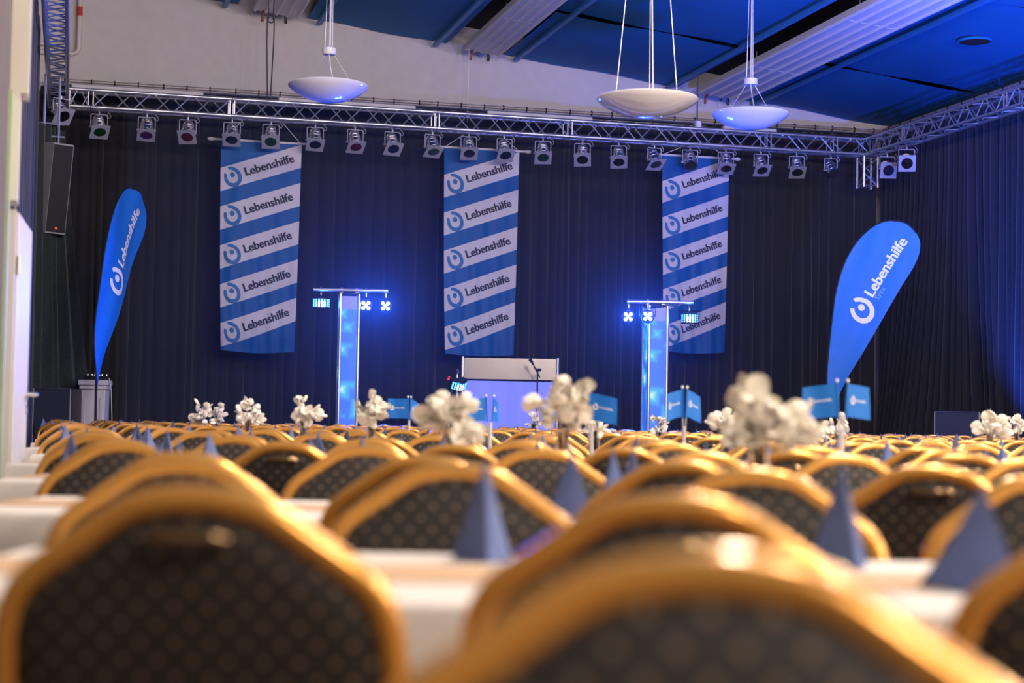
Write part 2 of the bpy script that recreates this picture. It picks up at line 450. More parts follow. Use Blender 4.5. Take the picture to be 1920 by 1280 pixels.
for zz in (0.3, 1.62):
    obj('hinge', MB().tube([(0.0, -0.028, zz), (0.0, -0.028, zz + 0.09)], 0.009, 8), M_alu, door)

# ---- ceiling: backing, blue fabric panels between white heating panels
ceil = room('ceiling', [(UL - .2, V0, zt0), (UR + .2, V0, zt1), (UR + .2, VW + .2, zt1), (UL - .2, VW + .2, zt0), (UL - .2, V0, zt0 + .15), (UR + .2, V0, zt1 + .15), (UR + .2, VW + .2, zt1 + .15), (UL - .2, VW + .2, zt0 + .15)],
            [(0, 1, 2, 3), (7, 6, 5, 4), (0, 4, 5, 1), (1, 5, 6, 2), (2, 6, 7, 3), (3, 7, 4, 0)], M_dark)
BEAM = []
VB = 25.5
for (xl, yl), (xr, yr) in (((474, 16), (562, 26)), ((870, 103), (937, 108)), ((1307, 182), (1392, 196))):
    ul, _z = pxV(xl, yl, VB); ur, _z2 = pxV(xr, yr, VB)
    BEAM.append((ul, ur, (_z + _z2) / 2))
def seam_v(px, py):
    v = 20.0
    for _ in range(30):
        u, z = pxV(px, py, v); v *= 1 + (zc(u) - z) / max(0.5, (z - EYE))
    return v
edges = [UL - 0.1]
for ul, ur, _ in BEAM: edges += [ul - 0.02, ur + 0.02]
edges += [UR + 0.1]
bays = [(edges[2 * i], edges[2 * i + 1]) for i in range(len(edges) // 2)]
seams = {0: seam_v(500, 5), 1: 19.0, 2: seam_v(1230, 60), 3: seam_v(1650, 142)}
for i, (a, b_) in enumerate(bays):
    sv = seams[i]
    vs = [VW - 0.06, sv]
    while vs[-1] > -6.5: vs.append(vs[-1] - 4.2)
    # rails beside the heating panels
    for side, uu in (('l', a + 0.33), ('r', b_ - 0.36)):
        if (i == 0 and side == 'l') or (i == 3 and side == 'r'): continue
        struct(slab('trim_%d' % (10 + i * 2 + (side == 'r')), uu - 0.035, uu + 0.035, V0, VW - 0.12, zc(uu) - 0.085, zc(uu) - 0.04, M_rail))
    for j in range(len(vs) - 1):
        v1, v0 = vs[j] - 0.02, max(vs[j + 1] + 0.02, V0)
        aa, bb = a + (0.16 if i else 0), b_ - (0.16 if i < 3 else 0)
        ph = random.random() * 6; lap = 0.022 * (1 - j % 2)
        def fn(s, t, aa=aa, bb=bb, v0=v0, v1=v1, ph=ph):
            u = aa + (bb - aa) * s; v = v0 + (v1 - v0) * t
            sag = 0.035 * math.sin(PI * s) * (1 - (2 * t - 1) ** 2) + 0.012 * math.sin(s * 9 + ph) * (abs(2 * t - 1) ** 6)
            return R(u, v, zc(u) + 0.03 - sag - lap)
        b = MB().grid(fn, 16, 14)
        o = obj('ceiling_panel', b, M_ceil, ceil)
# white side strip of the right wall above the truss is the wall itself; round vent in the right bay
# heating panels
for i, (ul, ur, ze) in enumerate(BEAM):
    um = (ul + ur) / 2; w = ur - ul; zz = zc(um) - 0.13
    t = thing('radiant_heating_panel', ['white ribbed heating panel on ceiling at upper left, only its end in view', 'white ribbed heating panel crossing the blue ceiling in the middle',
              'white ribbed heating panel on the right, ending behind the two right pendant lamps'][i], 'heating panel', R(um, VB, zz), TH, 'ribbed heating panels')
    Lb = VB - V0 - 0.2
    tilt = math.atan((zb - za) / (ub - ua))
    rotm = Matrix.Rotation(-tilt, 3, 'Y')
    def pt(x, y, z): return rotm @ Vector((x, 0, z)) + Vector((0, y, 0))
    b = MB(); b.loft([[pt(-w / 2, y, 0), pt(w / 2, y, 0), pt(w / 2, y, 0.09), pt(w / 2 - .03, y, 0.09), pt(w / 2 - .03, y, 0.03), pt(-w / 2 + .03, y, 0.03), pt(-w / 2 + .03, y, 0.09), pt(-w / 2, y, 0.09)] for y in (-Lb, 0)])
    obj('panel_tray', b, M_radi, t, sm=False)
    for k in range(5):
        x = -w / 2 + 0.03 + (w - 0.06) * k / 4
        b = MB(); b.loft([[pt(x + 0.026 * math.cos(a), y, -0.03 * math.sin(a)) for a in [PI * q / 6 for q in range(7)]] for y in (-Lb, -0.02)])
        obj('rib', b, M_radi, t)
    for y in [-(2.2 + 3.1 * q) for q in range(3)]:
        b = MB(); b.loft([[pt(-w / 2 - .004, yy, -0.004), pt(w / 2 + .004, yy, -0.004), pt(w / 2 + .004, yy, -0.001), pt(-w / 2 - .004, yy, -0.001)] for yy in (y, y + 0.06)])
        obj('joint_strip', b, M_radi, t, sm=False)
    for k, (x, m) in enumerate(((-w * 0.28, mat('red_brown_valve', (0.25, 0.05, 0.04), 0.4, vary=0.1)), (w * 0.22, M_black))):
        obj('pipe_end', MB().tube([(x, -0.05, 0.02), (x, 0.07, 0.0), (x, 0.09, -0.04), (x, 0.09, -0.11)], 0.022, 8), m, t)
    for y in (-1.5, -5.0, -9.0):
        rod('hanger', (0, y, 0.03), (0, y, zc(um) - zz + 0.3), 0.006, M_wire, t)
# vent in the right bay
vv = seam_v(1828, 75); uu, zz = pxV(1828, 75, vv)
t = thing('ceiling_vent', 'round dark vent opening in blue ceiling at upper right', 'vent', R(uu, vv, zc(uu) - 0.05), TH)
obj('ring', MB().lathe([(0.20, 0.06), (0.235, 0.045), (0.24, 0.03), (0.225, 0.015), (0.205, 0.02), (0.205, 0.06)], 32), M_ceil, t)
obj('opening', MB().lathe([(0.206, 0.022), (0.15, 0.012), (0.0, 0.010)], 32), M_dark, t)  # dark disc painted in for the shade inside the vent
# pipes on the left of the white wall
t = thing('wall_pipe', 'cream wall pipe with a red band beside left truss', 'pipe', R(*[pxV(148, 90, 25.9)[0], 25.9], 0), TH)
_, zA = pxV(155, 0, 25.85); _, zB = pxV(146, 100, 25.85)
obj('riser', MB().tube([(0, 0, zA + 1.0), (0, 0, zB + 0.08), (-0.03, 0, zB + 0.02), (-0.09, 0, zB), (-0.9, 0, zB)], 0.036, 12), M_pipe, t)
_, zr = pxV(152, 20, 25.85)
obj('band', MB().tube([(0, 0, zr - 0.07), (0, 0, zr + 0.07)], 0.039, 12), mat('red_tape', (0.55, 0.05, 0.02), 0.5, vary=0.05), t)
obj('pipe_run', MB().tube([(-0.12, 0.0, zB + 0.12), (-0.9, 0.0, zB + 0.12)], 0.03, 10), M_pipe, t)

# ---- stage
sb = MB(); sb.add([R(u, v, z) for u in (0.15, 12.3) for v in (20.75, 25.3) for z in (0, 0.5)], [(0, 1, 3, 2), (4, 6, 7, 5), (0, 4, 5, 1), (2, 3, 7, 6), (0, 2, 6, 4), (1, 5, 7, 3)])
struct(obj('floor_stage', sb, M_stage, sm=False))
ZS = 0.5

# ================================================================== CURTAINS
def curtain(name, path, z0, z1, label, m=M_curt, lam=0.17, amp=0.05, seed=0, flare=None, group='black stage curtains'):
    """path: list of (u, v); folds stand off the path; z1 may be a function of distance"""
    rnd = random.Random(seed)
    pts = [Vector(p) for p in path]
    segs = [(pts[i + 1] - pts[i]).length for i in range(len(pts) - 1)]; Lt = sum(segs)
    nf = int(Lt / lam); per = 10; nx = nf * per
    ws = []; tot = 0
    for i in range(nf):
        w = 0.6 + rnd.random() * 0.9; ws.append(w); tot += w
    cum = [0]
    for w in ws: cum.append(cum[-1] + w / tot)
    am = [amp * (0.55 + 0.8 * rnd.random()) for _ in range(nf + 1)]
    ph2 = rnd.random() * 6
    rows = 9
    vs = []; fs = []
    for j in range(rows + 1):
        t = j / rows
        for i in range(nx + 1):
            k = min(i // per, nf - 1); fr = (i - k * per) / per
            s = cum[k] + (cum[k + 1] - cum[k]) * fr
            s2 = min(1, max(0, s + 0.006 * math.sin(t * 3 + k * 1.7 + ph2) * (1 if 0 < s < 1 else 0)))
            d = s2 * Lt; q = 0
            while q < len(segs) - 1 and d > segs[q]: d -= segs[q]; q += 1
            p = pts[q] + (pts[q + 1] - pts[q]) * (d / segs[q])
            dr = (pts[q + 1] - pts[q]).normalized(); nr = Vector((dr.y, -dr.x))
            a = am[k] * (1 - fr) + am[k + 1] * fr
            shape = abs(math.sin(PI * fr)) ** 0.8
            off = a * (shape * 2 - 0.9) * (0.55 + 0.45 * t) + 0.03 * math.sin(s * 23 + ph2) * t
            p = p + nr * off
            zt = z1(p) if callable(z1) else z1
            if flare: p = p + Vector(flare(s, t))
            vs.append(R(p.x, p.y, zt + (z0 - zt) * t))
    w = nx + 1
    for j in range(rows):
        for i in range(nx): fs.append((j * w + i, j * w + i + 1, (j + 1) * w + i + 1, (j + 1) * w + i))
    o = obj(name, MB().add(vs, fs), m)
    return tag(o, label, 'curtain', group)
VC = 25.55
_, zr0 = pxV(132, 152, VC); ur1, zr1 = pxV(1640, 246, VC); ur0, _ = pxV(132, 152, VC)
def zrail(u): return zr0 + (zr1 - zr0) * (u - ur0) / (ur1 - ur0)
cuts = [-0.45, 2.45, 4.05, 6.9, 9.8, 12.75]
names = ['black velvet stage curtain behind the left blue feather flag', 'narrow black stage curtain behind the left hanging banner', 'black stage curtain lit blue behind the left light tower',
         'black stage curtain behind the booth and right light tower', 'black stage curtain behind the right hanging banner']
for i in range(5):
    a, b_ = cuts[i], cuts[i + 1]
    curtain('stage_curtain', [(a - 0.05, VC + (0.06 if i % 2 else 0)), (b_ + 0.05, VC + (0.06 if i % 2 else 0))], ZS - 0.45, lambda p: zrail(p.x) - 0.09, names[i], seed=i + 3, lam=0.15 + 0.02 * (i % 3), amp=0.05)
UC = 12.85
zrr = zrail(UC)
def flare_r(s, t): return (-0.25 * math.sin(PI * min(1, s * 1.2)) * t * t, 0.5 * t * t * math.sin(5 * s))
curtain('stage_curtain', [(UC, 25.5), (UC, 21.9)], 0.02, zrr - 0.1, 'gathered black side curtain behind the right feather flag', seed=21, lam=0.16, amp=0.055, flare=flare_r)
curtain('stage_curtain', [(UC, 21.82), (UC, 18.0)], 0.02, zrr - 0.1, 'side curtain glowing blue at the right edge of the picture', seed=22, lam=0.17, amp=0.06)
curtain('stage_curtain', [(-0.47, 15.5), (-0.47, 21.9)], 0.02, zr0 - 0.1, 'black curtain along left wall behind the door', seed=23, lam=0.17, amp=0.04)
def flare_l(s, t): return (0.55 * (s ** 1.5) * t ** 1.15, -0.1 * t)
curtain('drawn_curtain', [(-0.42, 22.1), (-0.12, 22.7)], 0.02, 4.6, 'dark green curtain edge sweeping outward below the hanging speaker', m=M_curtg, seed=24, lam=0.13, amp=0.03, flare=flare_l, group='side drapes')

# curtain rails with ties
def rail(label, p0, p1, n):
    t = thing('curtain_rail', label, 'curtain rail', R(p0[0], p0[1], p0[2]), TH, 'curtain rails')
    d = Vector((p1[0] - p0[0], p1[1] - p0[1], p1[2] - p0[2]))
    rod('rail_pipe', (0, 0, 0), d, 0.026, mat('weathered_pipe', (0.42, 0.37, 0.34), 0.5, 0.4, vary=0.15, vscale=12), t, 10)
    rod('line', (0, -0.03, -0.085), d + Vector((0, -0.03, -0.085)), 0.009, M_black, t, 6)
    loop = fixn(MB().tube([(0.035 * math.cos(a), 0, 0.035 * math.sin(a)) for a in [2 * PI * k / 10 for k in range(10)]], 0.009, 5, closed=True).mesh('tie'))
    al = math.atan2(d.y, d.x)
    for k in range(n):
        p = d * ((k + 0.5 + 0.2 * random.random()) / n)
        obj('tie', loop, M_black, t, p, (0, 0, al + PI / 2))
        if k % 2 == 0: rod('hook', p + Vector((0, -0.03, 0)), p + Vector((0, -0.03, -0.14)), 0.006, M_black, t, 5)
rail('grey pipe rail carrying the back stage curtain along the white wall', (-0.35, VC - 0.02, zrail(-0.35) - 0.0), (UC, VC - 0.02, zrail(UC)), 38)
rail('pipe rail carrying the right side curtain above the blue truss', (UC, VC - 0.1, zrr), (UC, 17.5, zrr), 20)

# ================================================================== TRUSS
_, z_top = pxV(130, 172, VT); uL, _ = pxV(108, 190, VT)
_, zl1 = pxV(130, 163, VT - 0.12); _, zl2 = pxV(1600, 262, VT - 0.12)
_, zm1 = pxV(130, 195, VT - 0.12); _, zm2 = pxV(1600, 291, VT - 0.12)
ZTOP = (zl1 + zl2) / 2; ZBOT = (zm1 + zm2) / 2
ZT = (ZTOP + ZBOT) / 2; HT = 0.12
uC, _ = pxV(1628, 275, VT)
U_T0 = -0.235
def truss(label, p0, p1, end0=True, end1=True):
    """square box truss; p in (u, v, z)"""
    d = Vector((p1[0] - p0[0], p1[1] - p0[1], p1[2] - p0[2])); L = d.length; d.normalize()
    t = thing('truss_section', label, 'truss', R(*p0), TH, 'aluminium truss sections')
    if abs(d.z) > 0.9: a, b = Vector((1, 0, 0)), Vector((0, 1, 0))
    else: a, b = Vector((0, 0, 1)), Vector((d.y, -d.x, 0))
    c4 = [(s1, s2) for s1 in (-1, 1) for s2 in (-1, 1)]
    for s1, s2 in c4:
        o = a * (s1 * HT) + b * (s2 * HT)
        rod('chord', o, o + d * L, 0.025, M_alu, t, 10)
    n = max(2, round(L / 0.27)); st = L / n
    for f, (o, q) in enumerate(((b * HT, a), (-b * HT, a), (a * HT, b), (-a * HT, b))):
        for k in range(n):
            s = 1 if (k + f) % 2 else -1
            rod('brace', o + q * (s * HT) + d * (k * st + 0.02), o - q * (s * HT) + d * ((k + 1) * st - 0.02), 0.010, M_alu, t, 6)
    for e, on in ((0.03, end0), (L - 0.03, end1)):
        if not on: continue
        for o, q in ((b * HT, a), (-b * HT, a), (a * HT, b), (-a * HT, b)):
            rod('end_strut', o + q * HT + d * e, o - q * HT + d * e, 0.011, M_alu, t, 6)
    return t
joints = [U_T0 + 0.12] + [pxV(x, y, VT)[0] for x, y in ((170, 185), (434, 205), (816, 235), (1064, 255), (1436, 275), (1560, 280))] + [uC + 0.0]
tl = ['short truss piece at left corner beside the truss leg', 'silver truss span carrying the second to fourth spotlights', 'long silver truss span above the left hanging banner', 'silver truss span above the middle hanging banner',
      'long silver truss span above the right hanging banner', 'short silver truss piece left of the right corner', 'silver corner truss piece with closely set struts']
for i in range(len(joints) - 1):
    truss(tl[i], (joints[i] + 0.004, VT, ZT), (joints[i + 1] - 0.004, VT, ZT))
truss('bright silver side truss running overhead toward the camera at upper left', (U_T0, VT + 0.1, ZT), (U_T0, 14.5, ZT))
VR = [VT + 0.12, 23.3, 20.4, 16.5]
for i in range(3):
    truss(['blue-lit side truss leaving the right corner', 'blue-lit side truss in the middle of the right wall', 'blue-lit side truss nearest the right picture edge'][i], (uC, VR[i] - 0.004, ZT), (uC, VR[i + 1] + 0.004, ZT))
# short ladder hanging from the right corner and the left one
truss('short vertical truss stub hanging from the right corner', (uC - 0.02, VT - 0.02, ZT - HT - 0.03), (uC - 0.02, VT - 0.02, ZT - HT - 0.52))
# white battens lying on the truss
for k, (x0, x1, y0, y1) in enumerate(((134, 380, 157, 180), (520, 776, 192, 212), (910, 1106, 222, 235), (1350, 1450, 248, 253))):
    uA, zA = pxV(x0, y0, VT + 0.12); uB, zB = pxV(x1, y1, VT + 0.12)
    o = obj('light_batten', MB().bbox((0, 0, 0), (uB - uA, 0.10, 0.07), 0.012), M_frame, loc=R((uA + uB) / 2, VT + 0.02, ZT + HT + 0.06), rot=(0, 0, TH))
    tag(o, ['white batten on the truss above the first three spotlights', 'white batten on the truss below the left pendant lamp', 'white batten on the truss left of the middle pendant lamp', 'white batten on the truss below the right pendant lamp'][k], 'batten', 'white battens lying on the truss')
# suspension chains
for k, (x, y0) in enumerate(((505, 25), (1308, 190), (895, 120))):
    uu, _ = pxV(x, 150, VT)
    t = thing('suspension_chain', ['pair of dark chains holding the truss beside the left pendant lamp', 'dark chain holding the truss beside the middle pendant lamp', 'thin wire from the middle heating panel down to the rail'][k], 'chain', R(uu, VT, ZT + HT), TH, 'truss suspensions')
    top = zc(uu) - ZT - HT
    if k == 0:
        for s in (-1, 1):
            obj('strand', MB().tube([(0.02 * s, 0, 0), (0.05 * s, 0, 0.9), (0.05 * s, 0, top - 0.45), (0.03 * s, 0, top - 0.4), (0.05 * s, 0, top)], 0.010, 6), M_chain, t)
        obj('hoist_hook', MB().tube([(0.05 * math.cos(a), 0, top - 0.42 + 0.05 * math.sin(a)) for a in [2 * PI * q / 12 for q in range(12)]], 0.012, 6, closed=True), M_chain, t)
    elif k == 1:
        rod('strand', (0, 0, 0), (0, 0, top), 0.012, M_chain, t, 6)
        obj('clamp_block', MB().bbox((0, -0.03, 0.07), (0.12, 0.1, 0.16), 0.02), M_alu, t)
    else:
        rod('strand', (0, 0.6, 0.0), (0, 0.6, top), 0.004, M_wire, t, 5)

# ================================================================== PAR SPOTLIGHTS
def par_meshes():
    P = {}
    # can axis along -Y (front), centre of tilt at the origin
    mt = Matrix.Rotation(PI / 2, 4, 'X')     # lathe z -> -y
    prof = [(0.001, -0.20), (0.045, -0.195), (0.075, -0.175), (0.088, -0.145), (0.092, -0.10), (0.098, -0.10), (0.098, -0.09), (0.092, -0.09), (0.095, -0.045), (0.101, -0.045), (0.101, -0.035), (0.095, -0.035),
            (0.098, 0.03), (0.103, 0.03), (0.103, 0.04), (0.099, 0.04), (0.100, 0.085), (0.092, 0.085), (0.092, 0.0)]
    P['can'] = fixn(MB().lathe(prof, 24, mt).mesh('can'))
    b = MB(); n = 32; h = 0.128; ro = 0.086
    out = []; inn = []
    for k in range(n):
        a = 2 * PI * k / n; c, s = math.cos(a), math.sin(a); q = h / max(abs(c), abs(s))
        out.append((c * q, s * q)); inn.append((c * ro, s * ro))
    rings = [[Vector((x, -0.10, z)) for x, z in inn], [Vector((x, -0.10, z)) for x, z in out], [Vector((x, -0.09, z)) for x, z in out], [Vector((x, -0.09, z)) for x, z in inn]]
    b.loft(rings + [rings[0]], cap=False)
    P['gel_frame'] = fixn(b.mesh('gel_frame'))
    P['gel_filter'] = MB().lathe([(0.0, 0.094), (0.04, 0.093), (0.0875, 0.091)], 24, mt).mesh('gel_filter')
    P['yoke'] = fixn(MB().tube([(-0.112, 0, -0.02), (-0.118, 0, 0.05), (-0.118, 0, 0.175), (-0.11, 0, 0.185), (0.11, 0, 0.185), (0.118, 0, 0.175), (0.118, 0, 0.05), (0.112, 0, -0.02)], 0.0075, 6).mesh('yoke'))
    P['pivot_knob'] = fixn(MB().tube([(-0.09, 0, 0), (-0.14, 0, 0)], 0.014, 8).mesh('pivot_knob'))
    P['clamp'] = fixn(MB().tube([(0, 0, 0.18), (0, 0, 0.215), (0.0, 0.035, 0.225), (0, 0.045, 0.26), (0, 0.02, 0.285)], 0.013, 8).mesh('clamp'))
    P['safety_cable'] = fixn(MB().tube([(0.10, 0.0, 0.17), (0.15, 0, 0.14), (0.165, 0, 0.17), (0.145, 0, 0.2), (0.12, 0, 0.23)], 0.006, 5).mesh('safety_cable'))
    return P
PAR = par_meshes()
def par(label, u, v, zchord, yaw, tilt, gel, drop=0.255, roll=0.0):
    t = thing('stage_spotlight', label, 'spotlight', R(u, v, zchord - drop), TH + yaw, 'aluminium spotlights on the truss')
    q = Matrix.Rotation(tilt, 3, 'X') @ Matrix.Rotation(roll, 3, 'Y')
    e = q.to_euler()
    c = obj('can', PAR['can'], M_polish, t, rot=e)
    if gel is not None:
        g = obj('gel_frame', PAR['gel_frame'], M_gelframe, t, rot=e)
        me = PAR['gel_filter'].copy(); me.materials.clear()
        obj('gel_filter', me, gel, t, rot=e)
    else:
        me = PAR['gel_filter'].copy(); me.materials.clear()
        obj('lens', me, M_glassdark, t, rot=e)
    obj('yoke', PAR['yoke'], M_gelframe, t); obj('pivot_knob', PAR['pivot_knob'], M_alu, t)
    obj('clamp', PAR['clamp'], M_alu, t); obj('safety_cable', PAR['safety_cable'], M_wire, t)
    return t
M_glassdark = mat('dark_lens', (0.03, 0.03, 0.035), 0.08, 0.3, vary=0.2)
zch = ZT - HT
xs = [186, 275, 352, 435, 508, 591, 666, 736, 811, 879, 946, 1018, 1092, 1160, 1227, 1294, 1361, 1427, 1494, 1558]
gl = [0, 1, 2, 3, 0, 4, 2, 3, 0, 3, 3, 0, 4, 4, 3, None, 4, 4, 4, None]
gname = {0: 'green', 1: 'violet', 2: 'red', 3: 'dark blue', 4: 'black'}
for i, x in enumerate(xs):
    u, _ = pxV(x, 230 + (x - 186) * 0.06, VT - HT)
    g = gl[i]
    par('%s spotlight on the truss with %s, %s from the left' % ('silver', (gname[g] + ' filter') if g is not None else 'bare lens', ORD[i]), u, VT - HT, zch,
        random.uniform(-0.28, 0.28), math.radians(random.uniform(50, 60)) , GELS[g] if g is not None else None, 0.285, random.uniform(-0.08, 0.08))
par('silver spotlight turned sideways at left truss corner above the speaker', U_T0 + 0.05, 23.6, zch, 0.5, math.radians(42), GELS[4], 0.27)
par('spotlight with blue-lit frame hanging at right truss corner, left one', uC + 0.02, VT - 0.62, zch, -0.25, math.radians(25), GELS[3], 0.29)
par('spotlight with blue-lit frame right of the truss corner, right one', uC + 0.02, VT - 1.25, zch, -0.4, math.radians(25), GELS[4], 0.27)

# ================================================================== HANGING BANNERS
def banner(label, tl_, tr_, ybot, seed):
    v = VT + 0.22
    u0, z0 = pxV(*tl_, v); u1, z1 = pxV(*tr_, v); _, zb_ = pxV((tl_[0] + tr_[0]) / 2, ybot, v)
    zt = (z0 + z1) / 2; Wd = u1 - u0; H = zt - zb_
    t = thing('hanging_banner', label, 'banner', R(u0, v, zt), TH, 'striped hanging banners')
    rnd = random.Random(seed); p1, p2, p3 = [rnd.random() * 6 for _ in range(3)]
    def pos(a, b, off=0.0):      # a, b in 0..1 across / down
        tap = 0.10 * b * (0.6 + 0.4 * b)
        x = Wd * (a + tap * (0.62 - a) )
        y = 0.016 * math.sin(a * 9 + b * 2.2 + p1) * (0.3 + b) + 0.010 * math.sin(a * 21 + b * 5 + p2) * (0.4 + 0.6 * b) + 0.007 * math.sin(a * 38 - b * 8 + p3) * b
        z = -H * b - 0.03 * math.sin(PI * a) * b ** 6
        return Vector((x, y - off, z))
    nx, ny = 40, 60
    b = MB().grid(lambda s, q: pos(s, q), nx, ny)
    me = b.mesh('cloth')
    uvl = me.uv_layers.new(name='cloth')
    for lp in me.loops:
        i = lp.vertex_index; uvl.data[lp.index].uv = ((i % (nx + 1)) / nx, (i // (nx + 1)) / ny)
    cl = obj('cloth', me, M_banner, t)
    s = Vector((1.0, 0.34 * 1.0, 0)).normalized()
    ang = math.atan2(0.132 * H, Wd); ca, sa = math.cos(ang), math.sin(ang)
    for k in range(5):
        bl = 0.132 + 0.185 * k      # top of the white band at the left edge (fraction)
        def band(x, y):             # x along band metres, y up across band metres, origin at left edge, band centre
            X = x * ca - y * sa; Z = x * sa + y * ca
            a = X / Wd; bb = bl + 0.185 * 0.605 / 2 - Z / H
            return pos(a, bb, 0.006)
        bw = 0.185 * 0.605 * H * ca
        tw = Wd * 0.60 / ca
        x0 = Wd * 0.32
        tv = [band(x0 + x * tw, y * tw - TXT[2] * tw * 0.42) for x, y in TXT[0]]
        o = obj('lettering', MB().add(tv, TXT[1]), M_nprint, cl, sm=False)
        r = bw * 0.42
        (rv, rf), (dv, df) = LOGO
        lv = [band(Wd * 0.155 + x * r, y * r - 0.01) for x, y in rv]
        o = obj('logo_ring', MB().add(lv, rf), M_bprint, cl, sm=False)
        lv = [band(Wd * 0.155 + x * r, y * r - 0.01) for x, y in dv]
        obj('logo_dot', MB().add(lv, df), M_bprint, cl, sm=False)
    rod('pole', (-0.10, 0, 0.012), (Wd + 0.10, 0, 0.012), 0.018, M_wpole, t, 12)
    for x, s in ((-0.10, -1), (Wd + 0.10, 1)):
        obj('finial', MB().lathe([(0.0, 0.0), (0.02, 0.0), (0.028, 0.02), (0.03, 0.05), (0.02, 0.08), (0.0, 0.095)], 12, Matrix.Translation((x, 0, 0.012)) @ Matrix.Rotation(s * PI / 2, 4, 'Y')), M_wpole, t)
    top = (ZT - HT) - zt
    for x, xx in ((0.02, 0.32), (Wd - 0.02, Wd - 0.32)):
        rod('cord', (x, 0, 0.02), (xx, -0.1, top), 0.0055, M_wpole, t, 5)
    return t
banner('blue and white striped hanging banner at left, nearest the left feather flag', (414, 268), (566, 266), 658, 1)
banner('blue and white striped hanging banner in the middle above the booth', (833, 276), (974, 286), 664, 2)
banner('blue and white striped hanging banner at right, behind the right light tower', (1242, 291), (1367, 299), 659, 3)

# ================================================================== FEATHER FLAGS
LEFT_E = [(770, 1556), (714, 1550), (642, 1555), (575, 1561), (541, 1566), (504, 1576), (474, 1589), (447, 1607), (425, 1630), (414, 1649), (409.5, 1667)]
RIGHT_E = [(770, 1560), (714, 1585), (669, 1611), (609, 1645), (541, 1684), (489, 1714), (455, 1722), (432, 1714), (416, 1697), (411, 1682), (409.5, 1667)]
def feather(label, base, rz, sc, ztip):
    """shape given in a 1/147 m grid, origin at the lower tip of the cloth; local x across, z up"""
    K = sc / 147.0
    def P(x, y): return ((x - 1556) * K, (770 - y) * K)
    Lp = [P(x, y) for y, x in LEFT_E]; Rp = [P(x, y) for y, x in RIGHT_E]
    t = thing('feather_flag', label, 'flag', base, rz, 'blue feather flags')
    h0 = ztip
    def lerp(tab, s):
        k = s * (len(tab) - 1); i = min(int(k), len(tab) - 2); f = k - i
        def cr(a): # catmull-rom
            p0 = tab[max(i - 1, 0)][a]; p1 = tab[i][a]; p2 = tab[i + 1][a]; p3 = tab[min(i + 2, len(tab) - 1)][a]
            return 0.5 * ((2 * p1) + (-p0 + p2) * f + (2 * p0 - 5 * p1 + 4 * p2 - p3) * f * f + (-p0 + 3 * p1 - 3 * p2 + p3) * f ** 3)
        return cr(0), cr(1)
    def yy(x, z): return 0.02 * math.sin(x * 5 + z * 2) + 0.012 * math.sin(x * 14 - z * 6)
    def fn(a, s):
        l = lerp(Lp, s); r = lerp(Rp, s)
        x = l[0] + (r[0] - l[0]) * a; z = l[1] + (r[1] - l[1]) * a
        return Vector((x, yy(x, z), h0 + z))
    cl = obj('cloth', MB().grid(fn, 14, 60), M_flag, t)
    pl = [Vector((0, 0.0, 0)), Vector((0, 0, h0 * 0.5))] + [fn(0, s / 30) + Vector((-0.006, 0.004, 0)) for s in range(31)] + [fn(1, 1 - s / 30) for s in range(1, 10)]
    obj('pole', MB().tube(pl, [0.016] * 4 + [0.010] * (len(pl) - 4), 8), M_black, t)
    b = MB(); b.lathe([(0.0, 0.0), (0.20, 0.0), (0.20, 0.015), (0.03, 0.03), (0.03, 0.10), (0.0, 0.10)], 24)
    obj('foot', b, M_black, t)
    # lettering runs up the cloth
    (bx, by), (ex, ey) = P(1633, 556), P(1699, 449)
    ang = math.atan2(ey - by, ex - bx); ln = math.hypot(ex - bx, ey - by); ca, sa = math.cos(ang), math.sin(ang)
    def put(geo, ox, oy, size, m, nm, rot=ang):
        c, s = math.cos(rot), math.sin(rot)
        for side in (-1,):
            vs = []
            for x, y in geo[0]:
                X = ox + (x * c - y * s) * size; Z = oy + (x * s + y * c) * size
                vs.append(Vector((X, yy(X, Z) - 0.006, h0 + Z)))
            obj(nm, MB().add(vs, geo[1]), m, cl, sm=False)
    put(TXT, bx, by, ln, M_wprint, 'lettering')
    sx, sy = P(1644, 561)
    put(SYKE, sx, sy, 26 * K, M_lprint, 'small_lettering')
    lx, ly = P(1613, 580)
    put(LOGO[0], lx, ly, 23 * K, M_wprint, 'logo_ring', ang - math.radians(28))
    put(LOGO[1], lx, ly, 23 * K, M_wprint, 'logo_dot', ang - math.radians(28))
    return t
YR = 21.8
tip = pxY(1557, 770, YR)
feather('broad blue feather flag leaning right in front of right side curtain', (tip.x, tip.y, ZS), math.radians(0), YR / 21.77, tip.z - ZS)
YL = 20.6
tip = pxY(181, 730, YL)
feather('narrow-looking blue feather flag standing at left beside the white plinth', (tip.x, tip.y, 0.0), math.radians(76), 1.10 * YL / 21.77, tip.z)

